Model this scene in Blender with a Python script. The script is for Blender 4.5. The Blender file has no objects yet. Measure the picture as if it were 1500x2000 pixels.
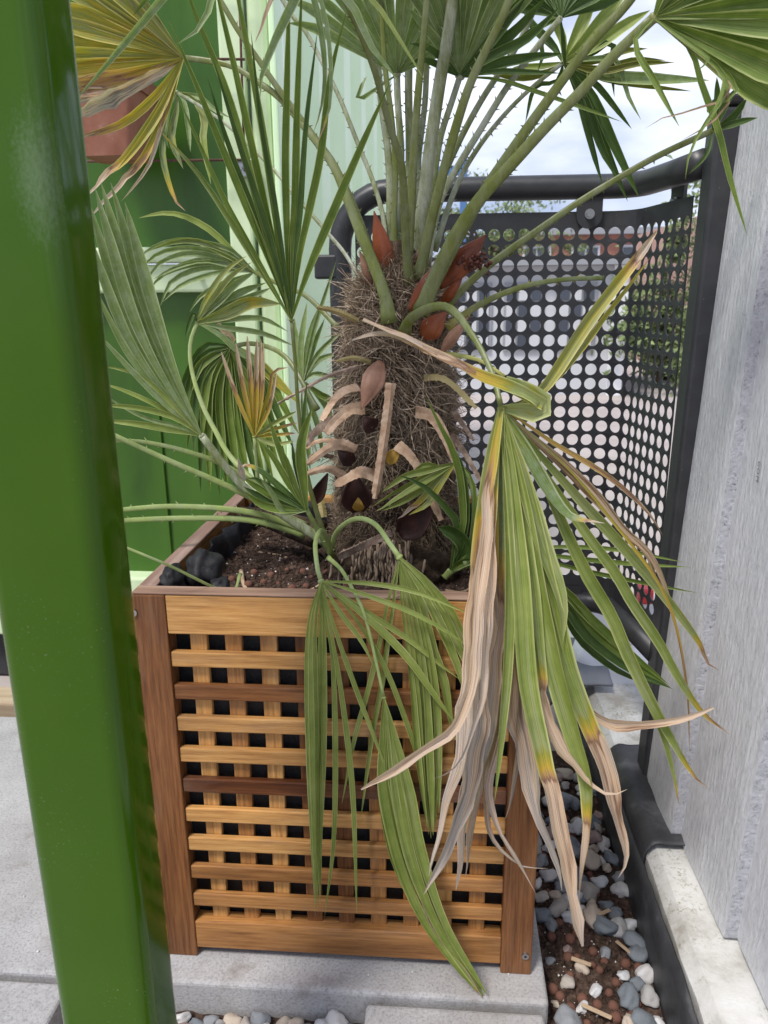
import bpy, bmesh, math, random
from mathutils import Vector, Matrix, noise
random.seed(7)
R = math.radians
scene = bpy.context.scene
col = scene.collection

# ------------------------------------------------------------------ camera
FPX, PITCH, YAW, ROLL = 1500.0, 0.2738, -0.0789, -0.0095
CAM = Vector((0.3738, -0.8394, 0.8823))
FW = Vector((math.sin(YAW) * math.cos(PITCH), math.cos(YAW) * math.cos(PITCH), -math.sin(PITCH)))
RT = Vector((math.cos(YAW), -math.sin(YAW), 0))
UP = RT.cross(FW)
RT, UP = math.cos(ROLL) * RT + math.sin(ROLL) * UP, -math.sin(ROLL) * RT + math.cos(ROLL) * UP
cd = bpy.data.cameras.new('camera')
cam = bpy.data.objects.new('camera', cd)
col.objects.link(cam)
M = Matrix((RT, UP, -FW)).transposed().to_4x4()
M.translation = CAM
cam.matrix_world = M
cd.sensor_fit = 'VERTICAL'
cd.sensor_height = 36
cd.lens = 36 * FPX / 2000
cd.clip_start = 0.02
cd.clip_end = 500
cd.dof.use_dof = True
cd.dof.focus_distance = 1.05
cd.dof.aperture_fstop = 11
scene.camera = cam

# ------------------------------------------------------------------ sky, sun, exposure
SUN_EL, SUN_AZ = R(58), R(215)          # azimuth clockwise from +y: high, behind the left shoulder
world = bpy.data.worlds.new('World')
scene.world = world
world.use_nodes = True
wn, wl = world.node_tree.nodes, world.node_tree.links
wn.clear()
wout = wn.new('ShaderNodeOutputWorld')
bg_sky = wn.new('ShaderNodeBackground')
bg_cl = wn.new('ShaderNodeBackground')
wmix = wn.new('ShaderNodeMixShader')
skyt = wn.new('ShaderNodeTexSky')
skyt.sky_type = 'NISHITA'
skyt.sun_disc = False
skyt.sun_elevation = SUN_EL
skyt.sun_rotation = SUN_AZ
wl.new(skyt.outputs[0], bg_sky.inputs[0])
bg_sky.inputs[1].default_value = 0.12
wtc = wn.new('ShaderNodeTexCoord')
wmap = wn.new('ShaderNodeMapping')
wmap.inputs['Scale'].default_value = (1.0, 1.0, 3.2)
wnz = wn.new('ShaderNodeTexNoise')
wnz.inputs['Scale'].default_value = 2.3
wnz.inputs['Detail'].default_value = 7
wnz.inputs['Roughness'].default_value = 0.52
wrp = wn.new('ShaderNodeValToRGB')
wrp.color_ramp.elements[0].position = 0.43
wrp.color_ramp.elements[0].color = (0.29, 0.34, 0.50, 1)
wrp.color_ramp.elements[1].position = 0.74
wrp.color_ramp.elements[1].color = (1.0, 1.0, 1.02, 1)
wl.new(wtc.outputs['Generated'], wmap.inputs[0])
wl.new(wmap.outputs[0], wnz.inputs['Vector'])
wl.new(wnz.outputs[0], wrp.inputs[0])
wl.new(wrp.outputs[0], bg_cl.inputs[0])
bg_cl.inputs[1].default_value = 0.64
wmix.inputs[0].default_value = 0.9
wl.new(bg_sky.outputs[0], wmix.inputs[1])
wl.new(bg_cl.outputs[0], wmix.inputs[2])
wl.new(wmix.outputs[0], wout.inputs[0])
sd = bpy.data.lights.new('sun', 'SUN')
sd.energy = 1.5
sd.angle = R(13)
sd.color = (1.0, 0.96, 0.9)
sun = bpy.data.objects.new('sun', sd)
col.objects.link(sun)
sdir = Vector((math.sin(SUN_AZ) * math.cos(SUN_EL), math.cos(SUN_AZ) * math.cos(SUN_EL), math.sin(SUN_EL)))
sun.rotation_euler = (-sdir).to_track_quat('-Z', 'Y').to_euler()
scene.view_settings.view_transform = 'Standard'
scene.view_settings.look = 'None'
scene.view_settings.gamma = 1
scene.view_settings.use_curve_mapping = False
scene.view_settings.exposure = 1.3


# ------------------------------------------------------------------ helpers
def U(px, py, Y):
    """the point in the plane y = Y seen at a pixel of the 1500 x 2000 photograph"""
    d = FW + RT * ((px - 750) / FPX) + UP * ((1000 - py) / FPX)
    return CAM + d * ((Y - CAM.y) / d.y)


def pxm(p):
    """metres per photograph pixel at a point"""
    return (p - CAM).dot(FW) / FPX


def link(o, parent=None):
    col.objects.link(o)
    if parent is not None:
        o.parent = parent
        o.matrix_parent_inverse = Matrix.Translation(-Vector(parent.get('_o', (0, 0, 0))))
    return o


def tag(o, label=None, cat=None, group=None, kind=None):
    if label: o['label'] = label
    if cat: o['category'] = cat
    if group: o['group'] = group
    if kind: o['kind'] = kind
    return o


def thing(name, loc, label, cat, group=None):
    o = bpy.data.objects.new(name, None)
    o.empty_display_size = 0.05
    o.location = loc
    o['_o'] = tuple(loc)
    col.objects.link(o)
    return tag(o, label, cat, group)


def obj(name, me, mat=None, parent=None, smooth=False, loc=None, rot=None):
    if isinstance(me, bmesh.types.BMesh):
        bm, me = me, bpy.data.meshes.new(name)
        bm.to_mesh(me)
        bm.free()
    if mat is not None and len(me.materials) == 0:
        me.materials.append(mat)
    if smooth:
        me.polygons.foreach_set('use_smooth', [True] * len(me.polygons))
    o = bpy.data.objects.new(name, me)
    if loc is not None: o.location = loc
    if rot is not None: o.rotation_euler = rot
    return link(o, parent)


def pydata(name, v, f):
    me = bpy.data.meshes.new(name)
    me.from_pydata([tuple(x) for x in v], [], f)
    me.update()
    return me


def box(bm, x0, x1, y0, y1, z0, z1, bev=0.0, seg=2):
    r = bmesh.ops.create_cube(bm, size=1)
    vs = r['verts']
    for v in vs:
        v.co = Vector(((x0 + x1) / 2 + v.co.x * (x1 - x0), (y0 + y1) / 2 + v.co.y * (y1 - y0), (z0 + z1) / 2 + v.co.z * (z1 - z0)))
    if bev > 0:
        es = list({e for v in vs for e in v.link_edges})
        bmesh.ops.bevel(bm, geom=es, offset=bev, segments=seg, affect='EDGES', profile=0.5)


def boxm(*a, **k):
    bm = bmesh.new()
    box(bm, *a, **k)
    return bm


def spline(pts, n):
    """Catmull-Rom through points, n samples, even in length"""
    pts = [Vector(p) for p in pts]
    if len(pts) == 2: pts = [pts[0], (pts[0] + pts[1]) / 2, pts[1]]
    e = [2 * pts[0] - pts[1]] + pts + [2 * pts[-1] - pts[-2]]
    out = []
    for i in range(1, len(e) - 2):
        for k in range(12):
            t = k / 12
            a, b, c, d = e[i - 1], e[i], e[i + 1], e[i + 2]
            out.append(0.5 * ((2 * b) + (c - a) * t + (2 * a - 5 * b + 4 * c - d) * t * t + (3 * b - a - 3 * c + d) * t ** 3))
    out.append(pts[-1])
    L = [0]
    for a, b in zip(out, out[1:]): L.append(L[-1] + (b - a).length)
    res, j = [], 0
    for k in range(n):
        s = L[-1] * k / (n - 1)
        while j < len(L) - 2 and L[j + 1] < s: j += 1
        q = (s - L[j]) / max(1e-9, L[j + 1] - L[j])
        res.append(out[j].lerp(out[j + 1], min(1, q)))
    return res


def tube(bm, pts, rad, seg=10, cap=True):
    n = len(pts)
    rings = []
    prev = None
    for i, p in enumerate(pts):
        t = (pts[min(n - 1, i + 1)] - pts[max(0, i - 1)]).normalized()
        a = prev if prev is not None else t.orthogonal()
        a = (a - t * a.dot(t)).normalized()
        prev = a
        b = t.cross(a)
        r = rad[i] if isinstance(rad, (list, tuple)) else rad
        rings.append([bm.verts.new(p + (a * math.cos(k * 2 * math.pi / seg) + b * math.sin(k * 2 * math.pi / seg)) * r) for k in range(seg)])
    for A, B in zip(rings, rings[1:]):
        for k in range(seg):
            bm.faces.new((A[k], A[(k + 1) % seg], B[(k + 1) % seg], B[k]))
    if cap:
        bm.faces.new(rings[0][::-1])
        bm.faces.new(rings[-1])


def tubem(pts, rad, seg=10):
    bm = bmesh.new()
    tube(bm, [Vector(p) for p in pts], rad, seg)
    return bm


# ------------------------------------------------------------------ materials
def mat(name, base=(0.5, 0.5, 0.5), rough=0.6, metal=0.0, spec=0.5, coat=0.0):
    m = bpy.data.materials.new(name)
    m.use_nodes = True
    nt = m.node_tree
    b = nt.nodes['Principled BSDF']
    b.inputs['Base Color'].default_value = (*base, 1)
    b.inputs['Roughness'].default_value = rough
    b.inputs['Metallic'].default_value = metal
    b.inputs['Specular IOR Level'].default_value = spec
    b.inputs['Coat Weight'].default_value = coat
    b.inputs['Coat Roughness'].default_value = 0.08
    return m, nt, b


def nd(nt, kind, **inp):
    n = nt.nodes.new(kind)
    for k, v in inp.items():
        n.inputs[k.replace('_', ' ')].default_value = v
    return n


def ramp(nt, src, stops, interp='LINEAR'):
    r = nt.nodes.new('ShaderNodeValToRGB')
    r.color_ramp.interpolation = interp
    el = r.color_ramp.elements
    while len(el) < len(stops): el.new(0.5)
    for e, (p, c) in zip(el, stops):
        e.position = p
        e.color = (*c, 1) if len(c) == 3 else c
    if src is not None: nt.links.new(src, r.inputs[0])
    return r


def mixc(nt, fac, a, b, mode='MIX'):
    n = nt.nodes.new('ShaderNodeMix')
    n.data_type = 'RGBA'
    n.blend_type = mode
    for s, v in ((n.inputs[0], fac), (n.inputs[6], a), (n.inputs[7], b)):
        if isinstance(v, (int, float)): s.default_value = v
        elif isinstance(v, tuple): s.default_value = (*v, 1)
        else: nt.links.new(v, s)
    return n.outputs[2]


def tex(nt, scale, detail=4, rough=0.55, stretch=(1, 1, 1), coord='Object', rnd=False):
    tc = nt.nodes.new('ShaderNodeTexCoord')
    mp = nt.nodes.new('ShaderNodeMapping')
    mp.inputs['Scale'].default_value = stretch
    src = tc.outputs[coord]
    if rnd:
        oi = nt.nodes.new('ShaderNodeObjectInfo')
        ml = nt.nodes.new('ShaderNodeMath'); ml.operation = 'MULTIPLY'; ml.inputs[1].default_value = 37.0
        nt.links.new(oi.outputs['Random'], ml.inputs[0])
        ad = nt.nodes.new('ShaderNodeVectorMath'); ad.operation = 'ADD'
        nt.links.new(src, ad.inputs[0]); nt.links.new(ml.outputs[0], ad.inputs[1])
        src = ad.outputs[0]
    nt.links.new(src, mp.inputs[0])
    n = nt.nodes.new('ShaderNodeTexNoise')
    n.inputs['Scale'].default_value = scale
    n.inputs['Detail'].default_value = detail
    n.inputs['Roughness'].default_value = rough
    nt.links.new(mp.outputs[0], n.inputs['Vector'])
    return n.outputs[0]


def bump(nt, b, h, strength, dist=0.002):
    n = nt.nodes.new('ShaderNodeBump')
    n.inputs['Strength'].default_value = strength
    n.inputs['Distance'].default_value = dist
    nt.links.new(h, n.inputs['Height'])
    nt.links.new(n.outputs[0], b.inputs['Normal'])


def noisy(name, stops, scale, rough=0.7, detail=5, stretch=(1, 1, 1), bs=0.3, bd=0.002, bscale=None, rnd=False, spec=0.4, nrough=0.6):
    m, nt, b = mat(name, rough=rough, spec=spec)
    t = tex(nt, scale, detail, nrough, stretch, rnd=rnd)
    r = ramp(nt, t, stops)
    nt.links.new(r.outputs[0], b.inputs['Base Color'])
    if bs:
        t2 = tex(nt, bscale or scale * 2, 6, 0.65, stretch, rnd=rnd)
        bump(nt, b, t2, bs, bd)
    return m


def wood(name, dark, mid, light, axis):
    """oiled hardwood, grain along one local axis"""
    m, nt, b = mat(name, rough=0.42, spec=0.35)
    st = [1, 1, 1]
    st[axis] = 0.045
    g = tex(nt, 260, 6, 0.7, tuple(st), rnd=True)
    st2 = [1, 1, 1]; st2[axis] = 0.12
    w = tex(nt, 22, 3, 0.5, tuple(st2), rnd=True)
    c1 = ramp(nt, g, [(0.3, dark), (0.5, mid), (0.72, light)])
    c2 = ramp(nt, w, [(0.28, (0.42, 0.36, 0.32)), (0.52, (1, 1, 1)), (0.75, (1.18, 1.14, 1.08))])
    c = mixc(nt, 0.85, c1.outputs[0], c2.outputs[0], 'MULTIPLY')
    st3 = [1, 1, 1]; st3[axis] = 0.25
    k = tex(nt, 9, 2, 0.5, tuple(st3), rnd=True)
    kr = ramp(nt, k, [(0.66, (0, 0, 0)), (0.78, (1, 1, 1))])
    c = mixc(nt, kr.outputs[0], c, tuple(0.6 * x for x in dark))
    gy = tex(nt, 16, 5, 0.7, tuple(st3), rnd=True)
    gyr = ramp(nt, gy, [(0.52, (0, 0, 0)), (0.70, (0.42, 0.42, 0.42))])
    c = mixc(nt, gyr.outputs[0], c, (0.21, 0.145, 0.10))
    nt.links.new(c, b.inputs['Base Color'])
    rr = ramp(nt, g, [(0.3, (0.50,) * 3), (0.7, (0.28,) * 3)])
    nt.links.new(rr.outputs[0], b.inputs['Roughness'])
    bump(nt, b, g, 0.25, 0.0008)
    return m


WOODC = {
    'gold': ((0.27, 0.125, 0.038), (0.48, 0.25, 0.082), (0.62, 0.37, 0.145)),
    'mid': ((0.18, 0.075, 0.025), (0.35, 0.160, 0.050), (0.48, 0.25, 0.09)),
    'brown': ((0.085, 0.032, 0.011), (0.175, 0.070, 0.024), (0.27, 0.122, 0.044)),
    'dark': ((0.070, 0.024, 0.010), (0.145, 0.050, 0.018), (0.21, 0.082, 0.032)),
}
WX = {k: wood('wood_x_' + k, *v, 0) for k, v in WOODC.items()}
WY = {k: wood('wood_y_' + k, *v, 1) for k, v in WOODC.items()}
WZ = {k: wood('wood_z_' + k, *v, 2) for k, v in WOODC.items()}


def make_concrete():
    m, nt, b = mat('concrete', rough=0.85, spec=0.25)
    a = tex(nt, 6, 6, 0.6)
    f = tex(nt, 260, 3, 0.7)
    st = tex(nt, 14, 5, 0.7)
    c = ramp(nt, a, [(0.3, (0.30, 0.29, 0.29)), (0.55, (0.40, 0.39, 0.39)), (0.75, (0.46, 0.45, 0.45))])
    s = ramp(nt, f, [(0.3, (0.62, 0.62, 0.62)), (0.5, (1, 1, 1)), (0.75, (1.15, 1.15, 1.15))])
    cc = mixc(nt, 1, c.outputs[0], s.outputs[0], 'MULTIPLY')
    d = ramp(nt, st, [(0.56, (0, 0, 0)), (0.74, (0.7, 0.7, 0.7))])
    cc = mixc(nt, d.outputs[0], cc, (0.17, 0.145, 0.125))
    big_ = tex(nt, 3.2, 5, 0.7)
    bd_ = ramp(nt, big_, [(0.5, (0, 0, 0)), (0.66, (0.45, 0.45, 0.45))])
    cc = mixc(nt, bd_.outputs[0], cc, (0.24, 0.22, 0.205))
    nt.links.new(cc, b.inputs['Base Color'])
    bump(nt, b, f, 0.5, 0.0015)
    return m


CONC = make_concrete()


def make_kerb():
    m, nt, b = mat('kerb_concrete', rough=0.85, spec=0.25)
    a = tex(nt, 9, 6, 0.65)
    f = tex(nt, 180, 4, 0.75)
    c = ramp(nt, a, [(0.3, (0.30, 0.28, 0.245)), (0.48, (0.56, 0.55, 0.52)), (0.7, (0.68, 0.68, 0.67))])
    d = ramp(nt, f, [(0.38, (1, 1, 1)), (0.48, (0, 0, 0))])
    e = tex(nt, 20, 3, 0.6)
    er = ramp(nt, e, [(0.45, (0, 0, 0)), (0.65, (0.75, 0.75, 0.75))])
    fac = mixc(nt, 1, d.outputs[0], er.outputs[0], 'MULTIPLY')
    cc = mixc(nt, fac, c.outputs[0], (0.17, 0.16, 0.09))
    nt.links.new(cc, b.inputs['Base Color'])
    bump(nt, b, f, 0.5, 0.002)
    return m


KERB = make_kerb()
SOIL = noisy('soil', [(0.3, (0.024, 0.015, 0.011)), (0.52, (0.075, 0.048, 0.036)), (0.75, (0.16, 0.11, 0.085))], 90, rough=0.95, bs=1.0, bd=0.006, bscale=90, spec=0.15)
CLAY = noisy('fired_clay', [(0.3, (0.12, 0.055, 0.038)), (0.7, (0.25, 0.125, 0.09))], 60, rough=0.9, bs=0.6, rnd=True, spec=0.15)
CHIP = noisy('wood_chip', [(0.3, (0.30, 0.20, 0.12)), (0.7, (0.52, 0.40, 0.27))], 60, rough=0.85, stretch=(0.1, 1, 1), rnd=True)
PERL = mat('perlite', (0.62, 0.59, 0.56), 0.9)[0]
TERRA = noisy('terracotta', [(0.35, (0.24, 0.095, 0.058)), (0.6, (0.31, 0.135, 0.088)), (0.8, (0.42, 0.26, 0.20))], 25, rough=0.85, bs=0.2)


def make_stone():
    m, nt, b = mat('pebble', rough=0.6, spec=0.35)
    oi = nt.nodes.new('ShaderNodeObjectInfo')
    c = ramp(nt, oi.outputs['Random'], [(0.0, (0.58, 0.56, 0.55)), (0.16, (0.24, 0.25, 0.265)), (0.3, (0.40, 0.36, 0.32)), (0.44, (0.60, 0.60, 0.60)),
                                       (0.58, (0.17, 0.19, 0.21)), (0.7, (0.36, 0.35, 0.34)), (0.82, (0.48, 0.40, 0.32)), (0.92, (0.33, 0.24, 0.22)), (1.0, (0.7, 0.69, 0.68))], 'CONSTANT')
    a = tex(nt, 55, 6, 0.65, rnd=True)
    r = ramp(nt, a, [(0.3, (0.55, 0.53, 0.51)), (0.5, (1, 1, 1)), (0.7, (1.25, 1.25, 1.25))])
    nt.links.new(mixc(nt, 0.9, c.outputs[0], r.outputs[0], 'MULTIPLY'), b.inputs['Base Color'])
    bump(nt, b, a, 0.35, 0.002)
    return m


STONE = make_stone()


def make_green_paint():
    m, nt, b = mat('green_gloss_paint', (0.035, 0.105, 0.006), 0.17, spec=0.28)
    a = tex(nt, 3.0, 4, 0.6)
    c = ramp(nt, a, [(0.3, (0.031, 0.082, 0.001)), (0.7, (0.042, 0.104, 0.002))])
    f = tex(nt, 420, 2, 0.6)
    g = tex(nt, 7, 4, 0.6, (1, 1, 0.5))
    fr = ramp(nt, f, [(0.66, (0, 0, 0)), (0.74, (1, 1, 1))])
    gr = ramp(nt, g, [(0.5, (0, 0, 0)), (0.72, (0.5, 0.5, 0.5))])
    fac = mixc(nt, 1, fr.outputs[0], gr.outputs[0], 'MULTIPLY')
    # dusty, speckled sky reflection painted into the colour high on the post
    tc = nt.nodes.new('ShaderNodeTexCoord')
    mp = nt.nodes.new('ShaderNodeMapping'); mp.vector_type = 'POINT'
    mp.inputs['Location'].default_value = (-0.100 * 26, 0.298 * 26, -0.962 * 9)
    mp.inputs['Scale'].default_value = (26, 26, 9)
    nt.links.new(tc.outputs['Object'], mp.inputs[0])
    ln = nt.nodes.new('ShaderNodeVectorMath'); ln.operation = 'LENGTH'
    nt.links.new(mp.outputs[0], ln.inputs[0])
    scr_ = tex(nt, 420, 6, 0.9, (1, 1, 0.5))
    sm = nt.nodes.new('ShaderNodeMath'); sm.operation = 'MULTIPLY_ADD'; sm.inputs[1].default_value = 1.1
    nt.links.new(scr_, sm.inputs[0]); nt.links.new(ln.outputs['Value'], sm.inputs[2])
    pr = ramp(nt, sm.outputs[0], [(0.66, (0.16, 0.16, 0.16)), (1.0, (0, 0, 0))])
    c2 = mixc(nt, fac, c.outputs[0], (0.45, 0.5, 0.4))
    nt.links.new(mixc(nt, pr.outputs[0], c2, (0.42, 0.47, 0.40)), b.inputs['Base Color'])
    rr = ramp(nt, g, [(0.4, (0.10,) * 3), (0.75, (0.22,) * 3)])
    nt.links.new(rr.outputs[0], b.inputs['Roughness'])
    w = tex(nt, 35, 3, 0.5)
    bump(nt, b, w, 0.10, 0.001)
    return m


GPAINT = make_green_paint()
DGREEN = noisy('dark_green_panel', [(0.25, (0.022, 0.062, 0.006)), (0.48, (0.040, 0.112, 0.007)), (0.75, (0.056, 0.14, 0.014))], 3, rough=0.33, detail=6, stretch=(2.2, 2.2, .5), bs=0.15, bd=0.001, bscale=60)
PGREEN = noisy('pale_green_paint', [(0.25, (0.40, 0.49, 0.29)), (0.45, (0.57, 0.70, 0.43)), (0.7, (0.64, 0.77, 0.50))], 6, detail=7, stretch=(1.6, 1.6, .7), rough=0.4, bs=0.06, bd=0.001, bscale=80)
BGREEN = noisy('pale_blue_green_paint', [(0.3, (0.62, 0.84, 0.50)), (0.7, (0.72, 0.90, 0.62))], 5, rough=0.4, bs=0.06, bd=0.001, bscale=80)
RUST = noisy('rusty_steel', [(0.3, (0.06, 0.028, 0.02)), (0.7, (0.14, 0.07, 0.05))], 90, rough=0.8, bs=0.5, bd=0.0006)


def make_char():
    m, nt, b = mat('charcoal_powder_coat', rough=0.42, spec=0.45)
    a = tex(nt, 30, 5, 0.65)
    c = ramp(nt, a, [(0.3, (0.026, 0.027, 0.030)), (0.7, (0.040, 0.041, 0.045))])
    f = tex(nt, 160, 2, 0.5)
    fr = ramp(nt, f, [(0.70, (0, 0, 0)), (0.76, (0.35, 0.35, 0.35))])
    nt.links.new(mixc(nt, fr.outputs[0], c.outputs[0], (0.2, 0.2, 0.2)), b.inputs['Base Color'])
    rr = ramp(nt, a, [(0.3, (0.36,) * 3), (0.7, (0.5,) * 3)])
    nt.links.new(rr.outputs[0], b.inputs['Roughness'])
    return m


CHAR = make_char()
STEEL = mat('zinc_steel', (0.42, 0.42, 0.43), 0.32, 1.0)[0]
BLACKF = noisy('black_woven_liner', [(0.35, (0.007, 0.007, 0.008)), (0.7, (0.020, 0.020, 0.022))], 300, rough=0.6, bs=0.6, bd=0.001)
RUBBER = noisy('black_rubber_membrane', [(0.3, (0.020, 0.020, 0.022)), (0.55, (0.045, 0.045, 0.049)), (0.75, (0.14, 0.14, 0.147))], 14, rough=0.5, bs=0.35, bd=0.004, bscale=40)
MATG = noisy('grey_rubber_mat', [(0.3, (0.13, 0.14, 0.16)), (0.7, (0.19, 0.20, 0.22))], 20, rough=0.65, bs=0.4, bd=0.002, bscale=120, stretch=(1, 0.1, 1))
WHITEP = noisy('white_plastic', [(0.3, (0.62, 0.63, 0.66)), (0.7, (0.74, 0.75, 0.78))], 6, rough=0.45, bs=0)
REDP = mat('red_plastic', (0.55, 0.03, 0.03), 0.4)[0]


def make_boardpaint():
    m, nt, b = mat('rough_sawn_grey_paint', rough=0.55, spec=0.35)
    w = tex(nt, 14, 6, 0.7, (1, 1, 0.42), rnd=True)
    s = tex(nt, 120, 6, 0.78, (1, 1, 0.45), rnd=True)
    l = tex(nt, 5, 3, 0.5, (1, 1, 0.4), rnd=True)
    c = ramp(nt, l, [(0.3, (0.55, 0.56, 0.585)), (0.7, (0.66, 0.665, 0.69))])
    cr = ramp(nt, s, [(0.30, (0.74, 0.74, 0.76)), (0.45, (1, 1, 1)), (0.70, (1.25, 1.25, 1.26))])
    nt.links.new(mixc(nt, 0.9, c.outputs[0], cr.outputs[0], 'MULTIPLY'), b.inputs['Base Color'])
    wv = nt.nodes.new('ShaderNodeTexWave')
    tc = nt.nodes.new('ShaderNodeTexCoord')
    mp = nt.nodes.new('ShaderNodeMapping')
    mp.inputs['Scale'].default_value = (1, 1, 0.16)
    nt.links.new(tc.outputs['Object'], mp.inputs[0]); nt.links.new(mp.outputs[0], wv.inputs['Vector'])
    wv.inputs['Scale'].default_value = 26; wv.inputs['Distortion'].default_value = 7; wv.inputs['Detail'].default_value = 3
    wv.bands_direction = 'Y'
    h = mixc(nt, 0.5, w, s)
    h = mixc(nt, 0.05, h, wv.outputs[0])
    bump(nt, b, h, 1.0, 0.007)
    return m


BOARD = make_boardpaint()


def make_boardend():
    m, nt, b = mat('splintered_board_edge', rough=0.7, spec=0.3)
    s = tex(nt, 160, 6, 0.8)
    c = ramp(nt, s, [(0.30, (0.07, 0.068, 0.07)), (0.42, (0.50, 0.51, 0.55)), (0.7, (0.74, 0.74, 0.79))])
    nt.links.new(c.outputs[0], b.inputs['Base Color'])
    bump(nt, b, s, 1.0, 0.006)
    return m


BEND = make_boardend()


def leaf_material(name, g0, g1, rib, trans=0.28, silver=0.0, rough=0.42):
    """age attribute: 0 green, about 0.5 yellow, 1 dead; uv.x across the segment, uv.y along it"""
    m, nt, b = mat(name, rough=rough, spec=0.4)
    at = nt.nodes.new('ShaderNodeAttribute'); at.attribute_name = 'age'
    uv = nt.nodes.new('ShaderNodeUVMap')
    sx = nt.nodes.new('ShaderNodeSeparateXYZ')
    nt.links.new(uv.outputs[0], sx.inputs[0])
    n1 = tex(nt, 28, 4, 0.6)
    green = ramp(nt, n1, [(0.3, g0), (0.7, g1)])
    # fine parallel veins
    st = nt.nodes.new('ShaderNodeTexNoise'); st.noise_dimensions = '2D'
    mp = nt.nodes.new('ShaderNodeMapping'); mp.inputs['Scale'].default_value = (26, 1.2, 1)
    nt.links.new(uv.outputs[0], mp.inputs[0]); nt.links.new(mp.outputs[0], st.inputs['Vector'])
    st.inputs['Scale'].default_value = 1.0; st.inputs['Detail'].default_value = 3
    vein = ramp(nt, st.outputs[0], [(0.3, (0.62, 0.62, 0.60)), (0.48, (1, 1, 1)), (0.72, (1.28, 1.25, 1.2))])
    # age with blotchy front
    n2n = nt.nodes.new('ShaderNodeTexNoise'); n2n.inputs['Scale'].default_value = 1.0; n2n.inputs['Detail'].default_value = 4
    mp2 = nt.nodes.new('ShaderNodeMapping'); mp2.inputs['Scale'].default_value = (3.5, 5, 1)
    oi = nt.nodes.new('ShaderNodeObjectInfo')
    sc_ = nt.nodes.new('ShaderNodeMath'); sc_.operation = 'MULTIPLY'; sc_.inputs[1].default_value = 53.0
    nt.links.new(oi.outputs['Random'], sc_.inputs[0])
    ad_ = nt.nodes.new('ShaderNodeVectorMath'); ad_.operation = 'ADD'
    nt.links.new(uv.outputs[0], mp2.inputs[0]); nt.links.new(mp2.outputs[0], ad_.inputs[0]); nt.links.new(sc_.outputs[0], ad_.inputs[1])
    nt.links.new(ad_.outputs[0], n2n.inputs['Vector'])
    n2 = n2n.outputs[0]
    ag = nt.nodes.new('ShaderNodeMath'); ag.operation = 'MULTIPLY_ADD'
    sb = nt.nodes.new('ShaderNodeMath'); sb.operation = 'SUBTRACT'; sb.inputs[1].default_value = 0.5
    nt.links.new(n2, sb.inputs[0])
    nt.links.new(sb.outputs[0], ag.inputs[0]); ag.inputs[1].default_value = 0.62
    nt.links.new(at.outputs['Fac'], ag.inputs[2])
    old = ramp(nt, ag.outputs[0], [(0.0, (0.5, 0.5, 0.5)), (0.30, (0.30, 0.31, 0.05)), (0.50, (0.52, 0.36, 0.05)), (0.62, (0.42, 0.25, 0.12)),
                                  (0.69, (0.22, 0.12, 0.08)), (0.76, (0.62, 0.445, 0.305)), (0.90, (0.57, 0.455, 0.37)), (1.0, (0.40, 0.365, 0.345))])
    f1 = ramp(nt, ag.outputs[0], [(0.10, (0, 0, 0)), (0.30, (1, 1, 1))])
    c = mixc(nt, f1.outputs[0], green.outputs[0], old.outputs[0])
    c = mixc(nt, 0.8, c, vein.outputs[0], 'MULTIPLY')
    # dark creases in dead tissue
    cr = nt.nodes.new('ShaderNodeTexNoise'); cr.inputs['Scale'].default_value = 1.0; cr.inputs['Detail'].default_value = 5; cr.inputs['Roughness'].default_value = 0.65
    mp3 = nt.nodes.new('ShaderNodeMapping'); mp3.inputs['Scale'].default_value = (9, 3.0, 1)
    ad3 = nt.nodes.new('ShaderNodeVectorMath'); ad3.operation = 'ADD'
    nt.links.new(uv.outputs[0], mp3.inputs[0]); nt.links.new(mp3.outputs[0], ad3.inputs[0]); nt.links.new(sc_.outputs[0], ad3.inputs[1])
    nt.links.new(ad3.outputs[0], cr.inputs['Vector'])
    crr = ramp(nt, cr.outputs[0], [(0.36, (0.75, 0.75, 0.75)), (0.46, (0, 0, 0))])
    dd = ramp(nt, at.outputs['Fac'], [(0.66, (0, 0, 0)), (0.78, (1, 1, 1))])
    c = mixc(nt, mixc(nt, 1, crr.outputs[0], dd.outputs[0], 'MULTIPLY'), c, (0.15, 0.10, 0.085))
    if silver:
        n3 = tex(nt, 90, 5, 0.75)
        sr = ramp(nt, n3, [(0.42, (0, 0, 0)), (0.7, (silver,) * 3)])
        c = mixc(nt, sr.outputs[0], c, (0.50, 0.55, 0.50))
    # pale ribs on the fold lines: the two margins
    ab = nt.nodes.new('ShaderNodeMath'); ab.operation = 'SUBTRACT'; ab.inputs[1].default_value = 0.5
    nt.links.new(sx.outputs[0], ab.inputs[0])
    a2 = nt.nodes.new('ShaderNodeMath'); a2.operation = 'ABSOLUTE'
    nt.links.new(ab.outputs[0], a2.inputs[0])
    rr = ramp(nt, a2.outputs[0], [(0.40, (0, 0, 0)), (0.46, (0.85, 0.85, 0.85))])
    f2 = ramp(nt, at.outputs['Fac'], [(0.55, (1, 1, 1)), (0.75, (0, 0, 0))])
    fac = mixc(nt, 1, rr.outputs[0], f2.outputs[0], 'MULTIPLY')
    rv = ramp(nt, n2, [(0.35, (0.25, 0.25, 0.25)), (0.6, (1, 1, 1))])
    fac = mixc(nt, 1, fac, rv.outputs[0], 'MULTIPLY')
    c = mixc(nt, fac, c, rib)
    nt.links.new(c, b.inputs['Base Color'])
    bump(nt, b, st.outputs[0], 0.35, 0.0012)
    tr = nt.nodes.new('ShaderNodeBsdfTranslucent')
    nt.links.new(mixc(nt, 1, c, (1.15, 1.25, 0.7), 'MULTIPLY'), tr.inputs[0])
    mx = nt.nodes.new('ShaderNodeMixShader'); mx.inputs[0].default_value = trans
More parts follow.
